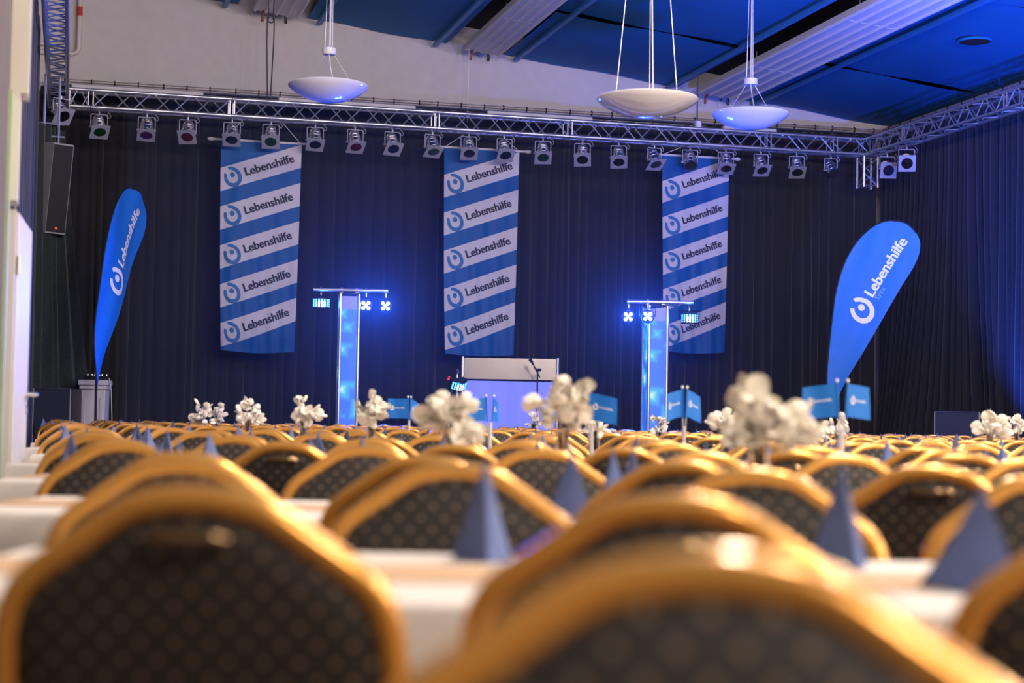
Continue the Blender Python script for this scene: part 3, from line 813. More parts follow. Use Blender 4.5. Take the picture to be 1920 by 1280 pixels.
# ================================================================== LIGHT TOWERS
def led_par(label, loc, rz, tilt=0.0):
    t = thing('led_spotlight', label, 'spotlight', loc, rz, 'five-lens LED spotlights')
    b = MB(); mt = Matrix.Rotation(PI / 2, 4, 'X')
    b.lathe([(0.0, -0.10), (0.06, -0.10), (0.085, -0.05), (0.088, 0.04), (0.078, 0.045), (0.0, 0.04)], 20, mt)
    obj('body', b, M_black, t)
    for x, z in ((0, 0), (-0.034, 0.034), (0.034, 0.034), (-0.034, -0.034), (0.034, -0.034)):
        obj('led_lens', MB().lathe([(0.023, 0.042), (0.022, 0.050), (0.012, 0.055), (0.0, 0.056)], 14, Matrix.Translation((x, 0, z)) @ mt), M_led, t)
    obj('yoke', MB().tube([(-0.1, 0, 0), (-0.1, 0, 0.11), (0.1, 0, 0.11), (0.1, 0, 0)], 0.007, 6), M_black, t)
    obj('clamp', MB().tube([(0, 0, 0.11), (0, 0, 0.16), (0, 0.03, 0.185), (0, 0.0, 0.22)], 0.012, 8), M_alu, t)
    point('led_spot_glow', Vector(loc) + Vector((0, -0.14, 0)), 3, (0.03, 0.14, 1.0), 0.04)
    spot('led_spot_beam', Vector(loc) + Vector((0, -0.10, 0)), Vector(loc) + Vector((0.4, -5, -0.2)), 450, (0.012, 0.09, 1.0), 165, 0.3, 0.04)
    obj('cable', MB().tube([(-0.05, 0.02, -0.07), (-0.055, 0.02, -0.12), (-0.03, 0.02, -0.15), (0.0, 0.03, -0.1)], 0.006, 5), M_black, t)
    return t
def derby(label, loc, rz, tx=0.0, sc=1.0):
    t = thing('effect_light', label, 'effect light', loc, rz, 'slotted LED effect lights')
    Rr = 0.13
    rt_ = Matrix.Rotation(tx, 4, 'X')
    b = MB(); rings = []
    for z in (-0.065, 0.065):
        rings.append([rt_ @ Vector((Rr * math.sin(a), -Rr * math.cos(a) + 0.08, z)) for a in [math.radians(-60 + 10 * k) for k in range(13)]] + [rt_ @ Vector((0.1, 0.12, z)), rt_ @ Vector((-0.1, 0.12, z))])
    b.loft(rings); obj('housing', b, M_black, t)
    for c in range(7):
        a0 = math.radians(-54 + 16 * c)
        for r in range(4):
            z0 = -0.052 + 0.027 * r
            q = [rt_ @ Vector(((Rr + 0.003) * math.sin(a), -(Rr + 0.003) * math.cos(a) + 0.08, z)) for a, z in ((a0, z0), (a0 + math.radians(10), z0), (a0 + math.radians(10), z0 + 0.021), (a0, z0 + 0.021))]
            obj('led_slot', MB().add(q, [(0, 1, 2, 3)]), M_led if c in (2, 3, 4) and r < 3 else M_led2, t, sm=False)
    obj('yoke', MB().tube([(-0.125, 0.06, 0), (-0.135, 0.06, 0.10), (0.135, 0.06, 0.10), (0.125, 0.06, 0)], 0.007, 6), M_black, t)
    obj('clamp', MB().tube([(0, 0.06, 0.10), (0, 0.06, 0.15), (0, 0.03, 0.18), (0, 0.06, 0.21)], 0.012, 8), M_alu, t)
    point('effect_light_glow', Vector(loc) + Vector((0, -0.12, 0)), 2, (0.05, 0.25, 1.0), 0.04)
    return t
def tower(label, px, ytop, Y, rz, width):
    p = pxY(px, ytop, Y); h = p.z - ZS
    t = thing('light_tower', label, 'light tower', (p.x, p.y, ZS), rz)
    w = width
    for sx in (-1, 1):
        for sy in (-1, 1): rod('post', (sx * (w / 2 - .02), sy * (w / 2 - .02), 0), (sx * (w / 2 - .02), sy * (w / 2 - .02), h), 0.022, M_alu, t, 10)
    # covers: sleeve with painted glow, top hem with a fainter one
    for nm, a in (('front', 0), ('side', PI / 2), ('back', PI), ('side', -PI / 2)):
        b = MB().grid(lambda s, q: Vector(((s - 0.5) * (w - 0.085), -w / 2 + 0.012 + 0.010 * math.cos(PI * (s - 0.5)) * -1, 0.06 + (h - 0.26) * q)), 6, 12)
        b.v = [tuple(Matrix.Rotation(a, 3, 'Z') @ Vector(q)) for q in b.v]
        obj('cover', b, M_lit, t)
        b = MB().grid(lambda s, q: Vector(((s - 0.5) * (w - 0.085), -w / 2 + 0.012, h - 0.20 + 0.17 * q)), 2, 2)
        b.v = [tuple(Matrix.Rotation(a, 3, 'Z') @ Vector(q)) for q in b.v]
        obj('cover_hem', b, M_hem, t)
    obj('base_plate', MB().bbox((0, 0, 0.012), (w + 0.25, w + 0.25, 0.024), 0.006), M_black, t)
    obj('top_plate', MB().bbox((0, 0, h + 0.005), (w - 0.01, w - 0.01, 0.02), 0.004), M_black, t)
    return t, p
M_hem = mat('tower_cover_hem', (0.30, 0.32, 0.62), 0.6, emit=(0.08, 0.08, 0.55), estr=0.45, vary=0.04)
for k, (px, yt, Y, wd, rz, bar, ybar, leds, db) in enumerate((
        (655, 552, 22.0, 0.275, math.radians(9), (588, 728), 543, ((686, 573), (723, 574)), (603, 568)),
        (1229, 574, 22.3, 0.285, math.radians(14), (1176, 1300), 568, ((1178, 594), (1212, 595)), (1293, 597)))):
    t, p = tower(['lit light tower with crossbar left of the middle banner, cover glowing blue', 'lit light tower with crossbar in front of the right banner, cover glowing blue'][k], px, yt, Y, rz, wd)
    a = pxY(bar[0], ybar, Y); b_ = pxY(bar[1], ybar, Y)
    o = thing('crossbar', ['aluminium crossbar on top of the left light tower', 'aluminium crossbar on top of the right light tower'][k], 'bar', (a.x, Y, p.z + 0.055), 0.0, 'tower crossbars')
    rod('tube', (0, 0, 0), (b_.x - a.x, 0, 0), 0.026, M_alu, o, 12)
    for xx in (p.x - a.x - 0.1, p.x - a.x + 0.1):
        obj('clamp', MB().lathe([(0.026, -0.02), (0.036, -0.02), (0.036, 0.02), (0.026, 0.02)], 14, Matrix.Translation((xx, 0, 0)) @ Matrix.Rotation(PI / 2, 4, 'Y')), M_alu, o)
        obj('clamp_foot', MB().bbox((xx, 0, -0.036), (0.05, 0.05, 0.03), 0.006), M_alu, o)
    for i, (x, y) in enumerate(leds):
        q = pxY(x, y, Y); led_par([['five-lens blue LED spotlight beside the left tower, next to its cover', 'five-lens blue LED spotlight at right end of left tower crossbar'], ['five-lens blue LED spotlight at left end of right tower crossbar', 'five-lens blue LED spotlight overlapping the right tower cover']][k][i], (q.x, Y - (0.0 if k == 0 or i == 0 else 0.2), q.z), random.uniform(-0.1, 0.1))
    q = pxY(*db, Y)
    derby(['slotted blue LED effect light at left end of left tower crossbar', 'slotted blue LED effect light at right end of right tower crossbar'][k], (q.x, Y - 0.02, q.z), [0.25, 0.0][k])
    point('tower_inner_lamp', (p.x, p.y, 1.9), 1, BLUE, 0.05)

# ================================================================== BOOTH, MICROPHONE, PLINTH, SPEAKERS
YB = 23.0
A = pxY(868, 668, YB); B = pxY(1046, 674, YB); zm = pxY(960, 712, YB).z
wB = B.x - A.x; hB = (A.z + B.z) / 2 - ZS
t = thing('dj_booth', 'booth with brushed silver top panel over a cloth front with painted blue glow', 'booth', ((A.x + B.x) / 2, YB, ZS), math.radians(2))
obj('top_panel', MB().bbox((0, 0, hB - (hB + ZS - zm) / 2), (wB - 0.04, 0.03, hB + ZS - zm), 0.006), mat('brushed_steel_panel', (0.30, 0.29, 0.31), 0.26, 0.95, vary=0.08, vscale=4), t, sm=False)
for x in (-wB / 2, wB / 2):
    for y in (0, 0.62): rod('frame_post', (x, y, 0), (x, y, hB + 0.01), 0.022, M_alu, t, 10)
    for zz in (hB - 0.02, hB - 0.29): rod('side_rail', (x, 0, zz), (x, 0.62, zz), 0.018, M_alu, t, 8)
    for k in range(3): rod('side_brace', (x, 0.02 + 0.2 * k, hB - (0.29 if k % 2 else 0.03)), (x, 0.2 + 0.2 * k, hB - (0.03 if k % 2 else 0.29)), 0.009, M_alu, t, 6)
obj('front_cloth', MB().grid(lambda s, q: Vector(((s - .5) * (wB - 0.05), 0.01 + 0.006 * math.sin(s * 30), 0.03 + (zm - ZS - 0.05) * q)), 30, 2), M_glowcloth, t)
obj('desk_top', MB().bbox((0, 0.33, hB - 0.32), (wB - 0.06, 0.56, 0.03), 0.005), M_black, t)
q = pxY(861, 722, YB - 0.3)
derby('slotted blue LED effect light tilted on the left side of the booth', (q.x, q.y, q.z), 0.5, 0.5)
qb = pxY(845, 735, YB - 0.15)
t = thing('lighting_post', 'slim truss post with red lamp beside the booth', 'post', (qb.x, qb.y, ZS), 0)
for sx, sy in ((-0.02, 0), (0.08, 0.02)): rod('chord', (sx, sy, 0), (sx, sy, qb.z - ZS + (0.0 if sx < 0 else 0.2)), 0.018, M_alu, t, 8)
for k in range(7): rod('brace', (-0.02, 0, 0.15 + k * 0.13), (0.08, 0.02, 0.15 + (k + 1) * 0.13), 0.007, M_alu, t, 6)
obj('red_lamp', MB().lathe([(0.0, 0.0), (0.02, 0.0), (0.022, 0.03), (0.012, 0.045), (0.0, 0.048)], 12, Matrix.Translation((-0.02, 0, qb.z - ZS + 0.16))), M_redled, t)
rod('lamp_stalk', (-0.02, 0, qb.z - ZS), (-0.02, 0, qb.z - ZS + 0.16), 0.006, M_black, t, 6)
pm = pxY(1004, 676, YB - 0.5)
t = thing('microphone_stand', 'black microphone stand in front of the booth', 'microphone stand', (pm.x, pm.y, ZS), 0)
hm = pm.z - ZS
obj('base', MB().lathe([(0, 0), (0.13, 0), (0.13, 0.02), (0.02, 0.035), (0, 0.035)], 20), M_black, t)
rod('shaft', (0.03, 0, 0.02), (0.03, 0, hm - 0.1), 0.011, M_black, t, 8)
rod('boom', (0.06, 0, hm - 0.22), (-0.045, -0.02, hm - 0.02), 0.009, M_black, t, 8)
obj('clutch', MB().tube([(0.0, 0, hm - 0.12), (0.08, 0, hm - 0.12)], 0.02, 8), M_black, t)
obj('microphone', MB().tube([(-0.03, -0.02, hm - 0.05), (-0.06, -0.03, hm), (-0.075, -0.035, hm + 0.02)], [0.012, 0.02, 0.026], 10), M_black, t)

# plinth with mixer
YP = 21.6
a = pxY(152, 712, YP); b_ = pxY(206, 712, YP); w = b_.x - a.x
t = thing('white_plinth', 'white panelled plinth behind the left feather flag', 'plinth', ((a.x + b_.x) / 2, YP, 0.0), 0.05)
hp = a.z - 0.0
for z0, z1, k in ((0, 0.12, 1.0), (0.12, 0.16, 0.94), (0.16, hp - 0.12, 0.84), (hp - 0.12, hp - 0.07, 0.93), (hp - 0.07, hp, 1.0)):
    obj('moulding' if k != 0.84 else 'shaft', MB().bbox((0, 0, (z0 + z1) / 2), (w * k, w * k, z1 - z0), 0.008), M_plinth, t)
for x in (-w * 0.30, w * 0.30): obj('panel_stile', MB().bbox((x, -w * 0.42 - 0.004, hp / 2), (0.04, 0.012, hp - 0.45), 0.003), M_plinth, t)
t = thing('audio_mixer', 'small black audio mixer with knobs on the white plinth', 'mixer', ((a.x + b_.x) / 2 + 0.03, YP, hp), 0.05)
obj('case', MB().bbox((0, 0, 0.03), (0.30, 0.26, 0.05), 0.006), M_black, t)
for k in range(6): obj('knob', MB().lathe([(0, 0), (0.012, 0), (0.010, 0.022), (0, 0.022)], 8, Matrix.Translation((-0.12 + k * 0.045, -0.05 + 0.06 * (k % 2), 0.055))), M_alu, t)
t = obj('cable', MB().tube([Vector((b_.x + 0.0, YP - 0.05, hp + 0.03)), Vector((b_.x + 0.03, YP - 0.05, hp - 0.1)), Vector((b_.x + 0.05, YP - 0.04, hp - 0.5)), Vector((b_.x + 0.03, YP - 0.03, 0.4)), Vector((b_.x + 0.02, YP, 0.02))], 0.006, 6), mat('white_cable', (0.5, 0.5, 0.55), 0.5, vary=0.02))
tag(t, 'thin white cable dangling from mixer beside the white plinth', 'cable')
# bass speakers
def sub(label, x0, x1, ytop, Y, rz, m):
    a = pxY(x0, ytop, Y); b_ = pxY(x1, ytop, Y); w = b_.x - a.x; h = a.z
    t = thing('bass_speaker', label, 'speaker', ((a.x + b_.x) / 2, Y + 0.25, 0), rz, 'bass speakers')
    obj('cabinet', MB().bbox((0, 0.01, h / 2), (w, 0.5, h), 0.012), M_black, t)
    obj('grille', MB().bbox((0, -0.248, h / 2), (w - 0.03, 0.02, h - 0.03), 0.006), m, t)
    fr = MB()
    obj('rim', MB().tube([(-w / 2 + .01, -0.255, 0.01), (w / 2 - .01, -0.255, 0.01), (w / 2 - .01, -0.255, h - .01), (-w / 2 + .01, -0.255, h - .01)], 0.007, 6, closed=True), M_spk, t)
    for x in (-w / 2 + 0.03, w / 2 - 0.03): obj('grip', MB().bbox((x, -0.262, h * 0.6), (0.03, 0.012, 0.12), 0.004), M_black, t)
    return t
sub('dark blue bass speaker beside the door at far left', 62, 134, 726, 20.75, 0.0, M_subp)
sub('dark bass speaker before the right side curtain', 1764, 1848, 770, 20.75, -0.3, M_subp)
# hanging loudspeaker
pa = pxY(100, 270, 21.6); pb = pxY(96, 437, 21.6); w = 0.35; h = pa.z - pb.z
t = thing('loudspeaker', 'grey column loudspeaker hanging below the left truss', 'speaker', (pa.x - 0.02, 21.6, pb.z), 0.42)
sh = Matrix.Shear('XY', 3, (0, 0)) if False else Matrix.Identity(3)
tiltm = Matrix.Rotation(math.radians(6.5), 3, 'X') @ Matrix.Rotation(math.radians(3), 3, 'Y')
def ring(z, k): return [tiltm @ Vector((x * k, y, z)) for x, y in ((-0.21, 0.02), (-0.08, -0.19), (0.17, -0.16), (0.21, 0.05), (0.14, 0.24), (-0.12, 0.24))]
obj('cabinet', MB().loft([ring(0, 0.96), ring(0.01, 1), ring(h - 0.01, 1), ring(h, 0.96)]), M_spk, t, sm=False)
def rg(z): return [tiltm @ Vector(q) for q in ((-0.075, -0.196, z), (0.165, -0.167, z), (0.165, -0.155, z), (-0.075, -0.184, z))]
obj('grille', MB().loft([rg(0.02), rg(h - 0.02)]), M_mesh, t, sm=False)
q = tiltm @ Vector((0.05, -0.19, 0.07)); obj('badge', MB().bbox(q, (0.035, 0.012, 0.035), 0.003), M_red, t)
for x in (-0.1, 0.08): rod('bracket', (x, 0, h - 0.02), (x, 0, ZT - HT - pb.z), 0.016, M_alu, t, 8)
for zz in (h + 0.10, h + 0.26): rod('bracket_bar', (-0.16, 0, zz), (0.16, 0, zz), 0.013, M_alu, t, 8)
obj('cable', MB().tube([(-0.12, 0.1, h + 0.1), (-0.2, 0.05, h + 0.12), (-0.22, 0.0, h - 0.05), (-0.24, 0.0, h - 0.18), (-0.33, 0.1, h - 0.24)], 0.012, 6), mat('blue_grey_cable', (0.4, 0.42, 0.5), 0.5, vary=0.03), t)

# ================================================================== PENDANT LAMPS
def pendant(label, px, ytop, ybot, wpx, Y, ypuck, wires):
    c = pxY(px, ytop, Y); r = wpx / F * Y / 2
    zb_ = pxY(px, ybot, Y).z
    H = c.z - zb_
    t = thing('pendant_lamp', label, 'lamp', (c.x, Y, zb_), 0.0, 'white bowl pendant lamps')
    prof = [(0.0, 0.0), (r * 0.22, H * 0.02), (r * 0.42, H * 0.12), (r * 0.62, H * 0.30), (r * 0.80, H * 0.52), (r * 0.92, H * 0.72), (r * 0.985, H * 0.86), (r, H * 0.93), (r * 0.985, H * 0.965), (r * 0.94, H * 0.93), (r * 0.75, H * 0.56), (r * 0.4, H * 0.2), (0.0, H * 0.08)]
    obj('bowl', MB().lathe(prof, 48), M_opal, t)
    obj('rim', MB().tube([(r * 0.97 * math.cos(a), r * 0.97 * math.sin(a), H * 0.955) for a in [2 * PI * k / 40 for k in range(40)]], 0.012, 8, closed=True), M_frame, t)
    topz = zc(UV(c)[0]) - zb_
    zp = (pxY(px, ypuck, Y).z - zb_) if ypuck is not None else topz - 0.3
    obj('canopy', MB().lathe([(0, -0.035), (0.07, -0.035), (0.08, -0.02), (0.08, 0.035), (0.07, 0.045), (0, 0.045)], 24, Matrix.Translation((0, 0, zp))), M_frame, t)
    for k in range(3):
        a = 0.5 + 2 * PI * k / 3
        rod('suspension_wire', (r * 0.72 * math.cos(a), r * 0.72 * math.sin(a), H * 0.92), (0.06 * math.cos(a), 0.06 * math.sin(a), zp - 0.03), 0.004, M_wire, t, 5)
    obj('power_cable', MB().tube([(0.06, 0, H * 0.4), (0.05, 0, H + 0.05), (0.02, 0, (H + zp) / 2), (0.0, 0, zp - 0.03)], 0.007, 6), M_frame, t)
    for k in range(3):
        a = 0.9 + 2 * PI * k / 3
        rod('hanger_chain', (0.05 * math.cos(a), 0.05 * math.sin(a), zp + 0.04), (0.02 * math.cos(a), 0.02 * math.sin(a), topz), 0.004, M_wire, t, 5)
    obj('rod', MB().tube([(0, 0, zp + 0.04), (0, 0, topz)], 0.007, 8), M_frame, t)
    return t
pendant('white bowl pendant lamp hanging at left above the truss', 616, 159, 192, 152, 19.2, 97, 0)
pendant('largest white bowl pendant lamp, nearest, on long wires in the middle', 1214, 184, 221, 192, 15.3, None, 0)
pendant('white bowl pendant lamp at right, lower and partly behind the heating panel', 1407, 212, 243, 145, 20.2, 154, 0)

# ================================================================== TABLES, CHAIRS, PLACE SETTINGS
NROW = 11
PITCH_ROW = 1.70
def near(k): return 2.03 + PITCH_ROW * (k - 1)
DEP = 0.80
ZTAB = 0.75
def xleft(z): return (-0.27 - ST * z) / CT
def xright(z): return 0.315 * z + 0.45
def table_row(k):
    n = near(k); x0 = xleft(n) + (0.10 if k == 5 else 0.03); x1 = xright(n + DEP)
    L = x1 - x0; cx = (x0 + x1) / 2; cy = n + DEP / 2
    o1 = ORD[k - 1]
    t = thing('banquet_table', 'long table of the %s row from the front, hidden under its white cloth' % o1, 'table', (cx, cy, 0), 0, 'long banquet tables')
    obj('tabletop', MB().bbox((0, 0, 0.731), (L - 0.02, DEP - 0.03, 0.028), 0.004), M_wood, t)
    nl = max(2, int(L / 1.6) + 1)
    for i in range(nl):
        x = -L / 2 + 0.3 + (L - 0.6) * i / (nl - 1)
        for y in (-DEP / 2 + 0.08, DEP / 2 - 0.08): rod('leg', (x, y, 0), (x, y, 0.717), 0.018, M_alu, t, 8)
    # cloth: profile across the table, run along x, hem wavers
    nx = max(24, int(L / 0.06)); vs = []; fs = []
    prof = [(-DEP / 2 - 0.012, 0.50), (-DEP / 2 - 0.008, 0.62), (-DEP / 2 - 0.004, 0.735), (-DEP / 2 + 0.006, 0.749), (-DEP / 2 + 0.03, 0.7505), (0, 0.7505), (DEP / 2 - 0.03, 0.7505), (DEP / 2 - 0.006, 0.749), (DEP / 2 + 0.004, 0.735), (DEP / 2 + 0.008, 0.62), (DEP / 2 + 0.012, 0.50)]
    for i in range(nx + 1):
        x = -L / 2 + L * i / nx
        for y, z in prof:
            wv = max(0, (0.735 - z) / 0.235)
            dy = math.copysign(1, y) * wv * (0.012 + 0.012 * math.sin(x * 11 + k) + 0.006 * math.sin(x * 27))
            vs.append((x, y + dy, z))
    m = len(prof)
    for i in range(nx):
        for j in range(m - 1): fs.append((i * m + j, (i + 1) * m + j, (i + 1) * m + j + 1, i * m + j + 1))
    fs.append(tuple(range(m))); fs.append(tuple(range(nx * m, nx * m + m))[::-1])
    c = obj('tablecloth', MB().add(vs, fs), M_cloth, loc=(cx, cy, 0.0))
    tag(c, 'white cloth over the long table of the %s row from the front' % o1, 'tablecloth', 'white tablecloths')
    r = obj('table_runner', MB().bbox((0, 0, 0.7525), (L - 0.01, 0.26, 0.002), 0.0005), M_runner, loc=(cx, cy, 0), sm=False)
    tag(r, 'tan paper runner along the middle of the %s table from the front' % o1, 'table runner', 'tan runners')
    return x0, x1

# ---- chair
CH_TOP = 0.896
OUT = [(0.2, -0.46), (0.211, -0.34), (0.217, -0.24), (0.216, -0.185), (0.209, -0.145), (0.193, -0.115), (0.168, -0.093), (0.125, -0.064), (0.08, -0.034), (0.045, -0.0225), (0.0, -0.0185)]
def chair_proto():
    t = thing('banquet_chair', 'x', 'chair', (0, 0, 0), 0, 'gold banquet chairs')
    def yb(z): return -0.19 - 0.10 * (z - 0.44) / 0.44     # rake of the back
    zt = CH_TOP
    right = [(x, zt + d) for x, d in OUT]
    full = right + [(-x, z) for x, z in right[-2::-1]]
    # resample with catmull-rom for a smooth tube
    pts = []
    for i in range(len(full) - 1):
        p0, p1, p2, p3 = full[max(i - 1, 0)], full[i], full[i + 1], full[min(i + 2, len(full) - 1)]
        for q in (0, 0.5):
            pts.append(tuple(0.5 * ((2 * p1[a]) + (-p0[a] + p2[a]) * q + (2 * p0[a] - 5 * p1[a] + 4 * p2[a] - p3[a]) * q * q + (-p0[a] + 3 * p1[a] - 3 * p2[a] + p3[a]) * q ** 3) for a in (0, 1)))
    pts.append(full[-1])
    obj('back_frame', MB().tube([(x, yb(z), z) for x, z in pts], 0.0175, 10), M_gold, t)
    # pad
    cxz = (0.0, zt - 0.25)
    ol = [(x, z) for x, z in pts if z > zt - 0.44]
    ol += [(-0.15, zt - 0.44), (0.0, zt - 0.445), (0.15, zt - 0.44)]
    def sc(k): return [(cxz[0] + (x - cxz[0]) * k, cxz[1] + (z - cxz[1]) * k) for x, z in ol]
    rings = []
    for k, d in ((0.001, -0.030), (0.45, -0.029), (0.75, -0.025), (0.90, -0.018), (0.955, -0.008), (0.955, 0.008), (0.90, 0.018), (0.75, 0.025), (0.45, 0.029), (0.001, 0.030)):
        rings.append([Vector((x, yb(z) + d, z)) for x, z in sc(k)])
    obj('backrest', MB().loft(rings), M_dots, t)
    # seat
    def se(hw, z, n=28):
        return [Vector((hw * math.copysign(abs(math.cos(a)) ** 0.45, math.cos(a)), 0.02 + (hw - 0.005) * math.copysign(abs(math.sin(a)) ** 0.45, math.sin(a)), z)) for a in [2 * PI * q / n for q in range(n)]]
    obj('seat', MB().loft([se(0.19, 0.405), se(0.21, 0.415), se(0.213, 0.44), se(0.20, 0.462), se(0.12, 0.47)]), M_dots, t)
    obj('seat_frame', MB().tube(se(0.205, 0.395), 0.013, 8, closed=True), M_gold, t)
    for s in (-1, 1):
        obj('leg', MB().tube([(0.2 * s, yb(0.44), 0.437), (0.2 * s, -0.195, 0.36), (0.215 * s, -0.26, 0.0)], [0.0165, 0.015, 0.012], 8), M_gold, t)
        obj('leg', MB().tube([(0.18 * s, 0.19, 0.395), (0.195 * s, 0.205, 0.0)], [0.0155, 0.012], 8), M_gold, t)
    z = zt - 0.062
    obj('handle', MB().tube([(-0.036, yb(z) - 0.018, z), (-0.038, yb(z) - 0.036, z + 0.003), (-0.028, yb(z) - 0.044, z + 0.006), (0.028, yb(z) - 0.044, z + 0.006), (0.038, yb(z) - 0.036, z + 0.003), (0.036, yb(z) - 0.018, z)], 0.0065, 8), M_bronze, t)
    return t
chair0 = chair_proto(); chair_used = [False]
def place_chair(x, y, rz, label):
    if not chair_used[0]:
        chair_used[0] = True; chair0.location = (x, y, 0); chair0.rotation_euler = (0, 0, rz); chair0['label'] = label; return chair0
    return dup(chair0, (x, y, 0), rz, label)

# ---- napkin: standing folded pyramid
def napkin_mesh(seed, h=0.155, w=0.047, d=0.085):
    rnd = random.Random(seed)
    b = MB(); T = 0.0035
    # two panels meeting in a front ridge, plus an inner folded flap; ridge leans back to the apex
    ap = Vector((0, 0.03, h)); f = Vector((0, -0.035, 0)); l = Vector((-w, d - 0.03, 0)); r = Vector((w, d - 0.03, 0))
    def panel(a, c, e, bow):
        n = 6; rows = []
        for i in range(n + 1):
            k = i / n
            p, q = a.lerp(c, k), a.lerp(e, k)
            rows.append([p.lerp(q, j / 4) + bow * (math.sin(PI * j / 4) * 0.010 * k) for j in range(5)])
        vs = [p for rr in rows for p in rr]; fs = []
        for i in range(n):
            for j in range(4): fs.append((i * 5 + j, i * 5 + j + 1, (i + 1) * 5 + j + 1, (i + 1) * 5 + j))
        nrm = (c - a).cross(e - a).normalized() * T
        m = len(vs)
        fs2 = [tuple(x + m for x in reversed(q)) for q in fs]
        edge = [i * 5 for i in range(n + 1)] + [n * 5 + j for j in range(1, 5)] + [i * 5 + 4 for i in range(n - 1, -1, -1)]
        side = [(edge[i], edge[i + 1], edge[i + 1] + m, edge[i] + m) for i in range(len(edge) - 1)]
        b.add(vs + [p + nrm for p in vs], fs + fs2 + side)
    panel(ap, f, l, Vector((-0.8, -0.5, 0)))
    panel(ap, r, f, Vector((0.8, -0.5, 0)))
    panel(ap + Vector((0, 0.004, -0.02)), Vector((0, 0.02, 0)), Vector((-w * 0.8, d - 0.01, 0)), Vector((-0.5, 0.3, 0)))
    panel(ap + Vector((0, 0.004, -0.02)), Vector((w * 0.8, d - 0.01, 0)), Vector((0, 0.02, 0)), Vector((0.5, 0.3, 0)))
    return fixn(b.mesh('folded_napkin'))
NAP = [napkin_mesh(1), napkin_mesh(2, 0.158, 0.06, 0.10), napkin_mesh(3, 0.142, 0.065, 0.11)]
ZN = ZTAB + 0.0015
def napkin(x, y, rz, label, kind=0):
    o = obj('folded_napkin', NAP[kind], M_napkin, loc=(x, y, ZN), rot=(0, 0, rz), sm=True)
    return tag(o, label, 'napkin', 'standing blue napkins')

CHN = {1: [400, 1262, 2150], 2: [338, 812, 1285, 1752], 3: None}
CHF = {0: [1335], 1: [345, 872, 1415, 1965], 2: [238, 690, 1020, 1330, 1592, 1935]}
YN = {1: 1.88}
total = 0
def chair_row(k, side):
    """side 0: near side (backs to camera), 1: far side (facing camera)"""
    n = near(k)
    yb_ = (n - 0.15) if side == 0 else (n + DEP + 0.15)         # where the top of the back stands
    if k == 0: yb_ = 1.02
    if k == 1 and side == 0: yb_ = 1.88
    px = (CHN if side == 0 else CHF).get(k)
    if px: X = [xat(p, yb_) for p in px]
    else:
        x = -0.2766 * yb_ + 0.225 + random.uniform(-0.02, 0.08); X = []
        while x < 0.302 * yb_ + 0.15:
            X.append(x); x += random.choice((0.51, 0.53, 0.55, 0.60))
    org = yb_ + 0.275 if side == 0 else yb_ - 0.275
    return X, org, yb_
lab_side = ['near side', 'far side']
allrows = []
for k in range(1, NROW + 1):
    table_row(k)
for k in range(0, NROW + 1):
    for side in (0, 1):
        if k == 0 and side == 0: continue
        X, org, yb_ = chair_row(k, side)
        nn = 0
        for i, x in enumerate(X):
            jy = random.uniform(-0.025, 0.025) if k > 1 else 0; jr = random.uniform(-0.05, 0.05) if k > 0 else 0
            if k == 0: lb = 'gold-framed chair closest to the camera, heavily blurred at the bottom right'
            else: lb = 'gold-framed dark dotted chair, %s of %s table from front, %s from left' % (lab_side[side], ORD[k - 1], ORD[i])
            place_chair(x, org + jy, jr + (0 if side == 0 else PI), lb); total += 1
        # napkins
        if k == 0: continue
        if k == 1: NX = [xat(1880, 2.3)] if side == 0 else [xat(918, 2.68), xat(1592, 2.68)]
        elif k == 2: NX = [xat(q, 3.95) for q in (312, 1092, 1140)] if side == 0 else [xat(q, 4.4) for q in (345, 1200, 1735)]
        else: NX = [x + random.uniform(-0.09, 0.09) for x in X]
        for i, x in enumerate(NX):
            y = near(k) + (0.16 if side == 0 else DEP - 0.16) + random.uniform(-0.02, 0.02)
            if k == 1: y = 2.3 if side == 0 else 2.66
            rz = random.uniform(-0.5, 0.5) + (PI if side else 0) * random.choice((0, 1))
            if k <= 2: rz = {(1, 0): [0.7], (1, 1): [0.12, 0.2], (2, 0): [0.2, 0.9, -0.5], (2, 1): [0.2, 0.5, -1.5]}[(k, side)][i]
            napkin(x, y, rz, 'folded blue napkin standing on %s of %s table from front, %s from left' % (lab_side[side], ORD[k - 1], ORD[i]), random.randrange(3) if k > 2 else (2 if (k, side, i) in ((2, 1, 2), (1, 0, 0)) else 0))
print('chairs', total)

# ---- vases with pale blossoms
def vase_mesh():
    p = [(0.0, 0.0), (0.034, 0.0), (0.037, 0.006), (0.040, 0.03), (0.034, 0.07), (0.024, 0.10), (0.022, 0.125), (0.026, 0.14), (0.024, 0.14), (0.0195, 0.125), (0.021, 0.10), (0.031, 0.07), (0.036, 0.03), (0.033, 0.012), (0.0, 0.010)]
    return fixn(MB().lathe([(r, z * 1.32) for r, z in p], 20).mesh('glass_vase'))
VASE = smooth(vase_mesh())
def petal_mesh():
    b = MB()
    def fn(s, q):
        a = (s - 0.5) * 2; l = q
        w = 0.030 * math.sin(PI * min(1, 0.08 + 0.90 * l)) ** 0.7
        return Vector((a * w, -0.008 * math.sin(PI * l) + 0.010 * a * a, 0.058 * l))
    b.grid(fn, 6, 7)
    n = len(b.v)
    b2 = MB(); b2.v = list(b.v) + [(x, y + 0.006 * math.sin(PI * min(1, max(0, z / 0.058))), z) for x, y, z in b.v]
    b2.f = list(b.f) + [tuple(i + n for i in reversed(f)) for f in b.f]
    return fixn(b2.mesh('petal'))
PETAL = smooth(petal_mesh(), 80)
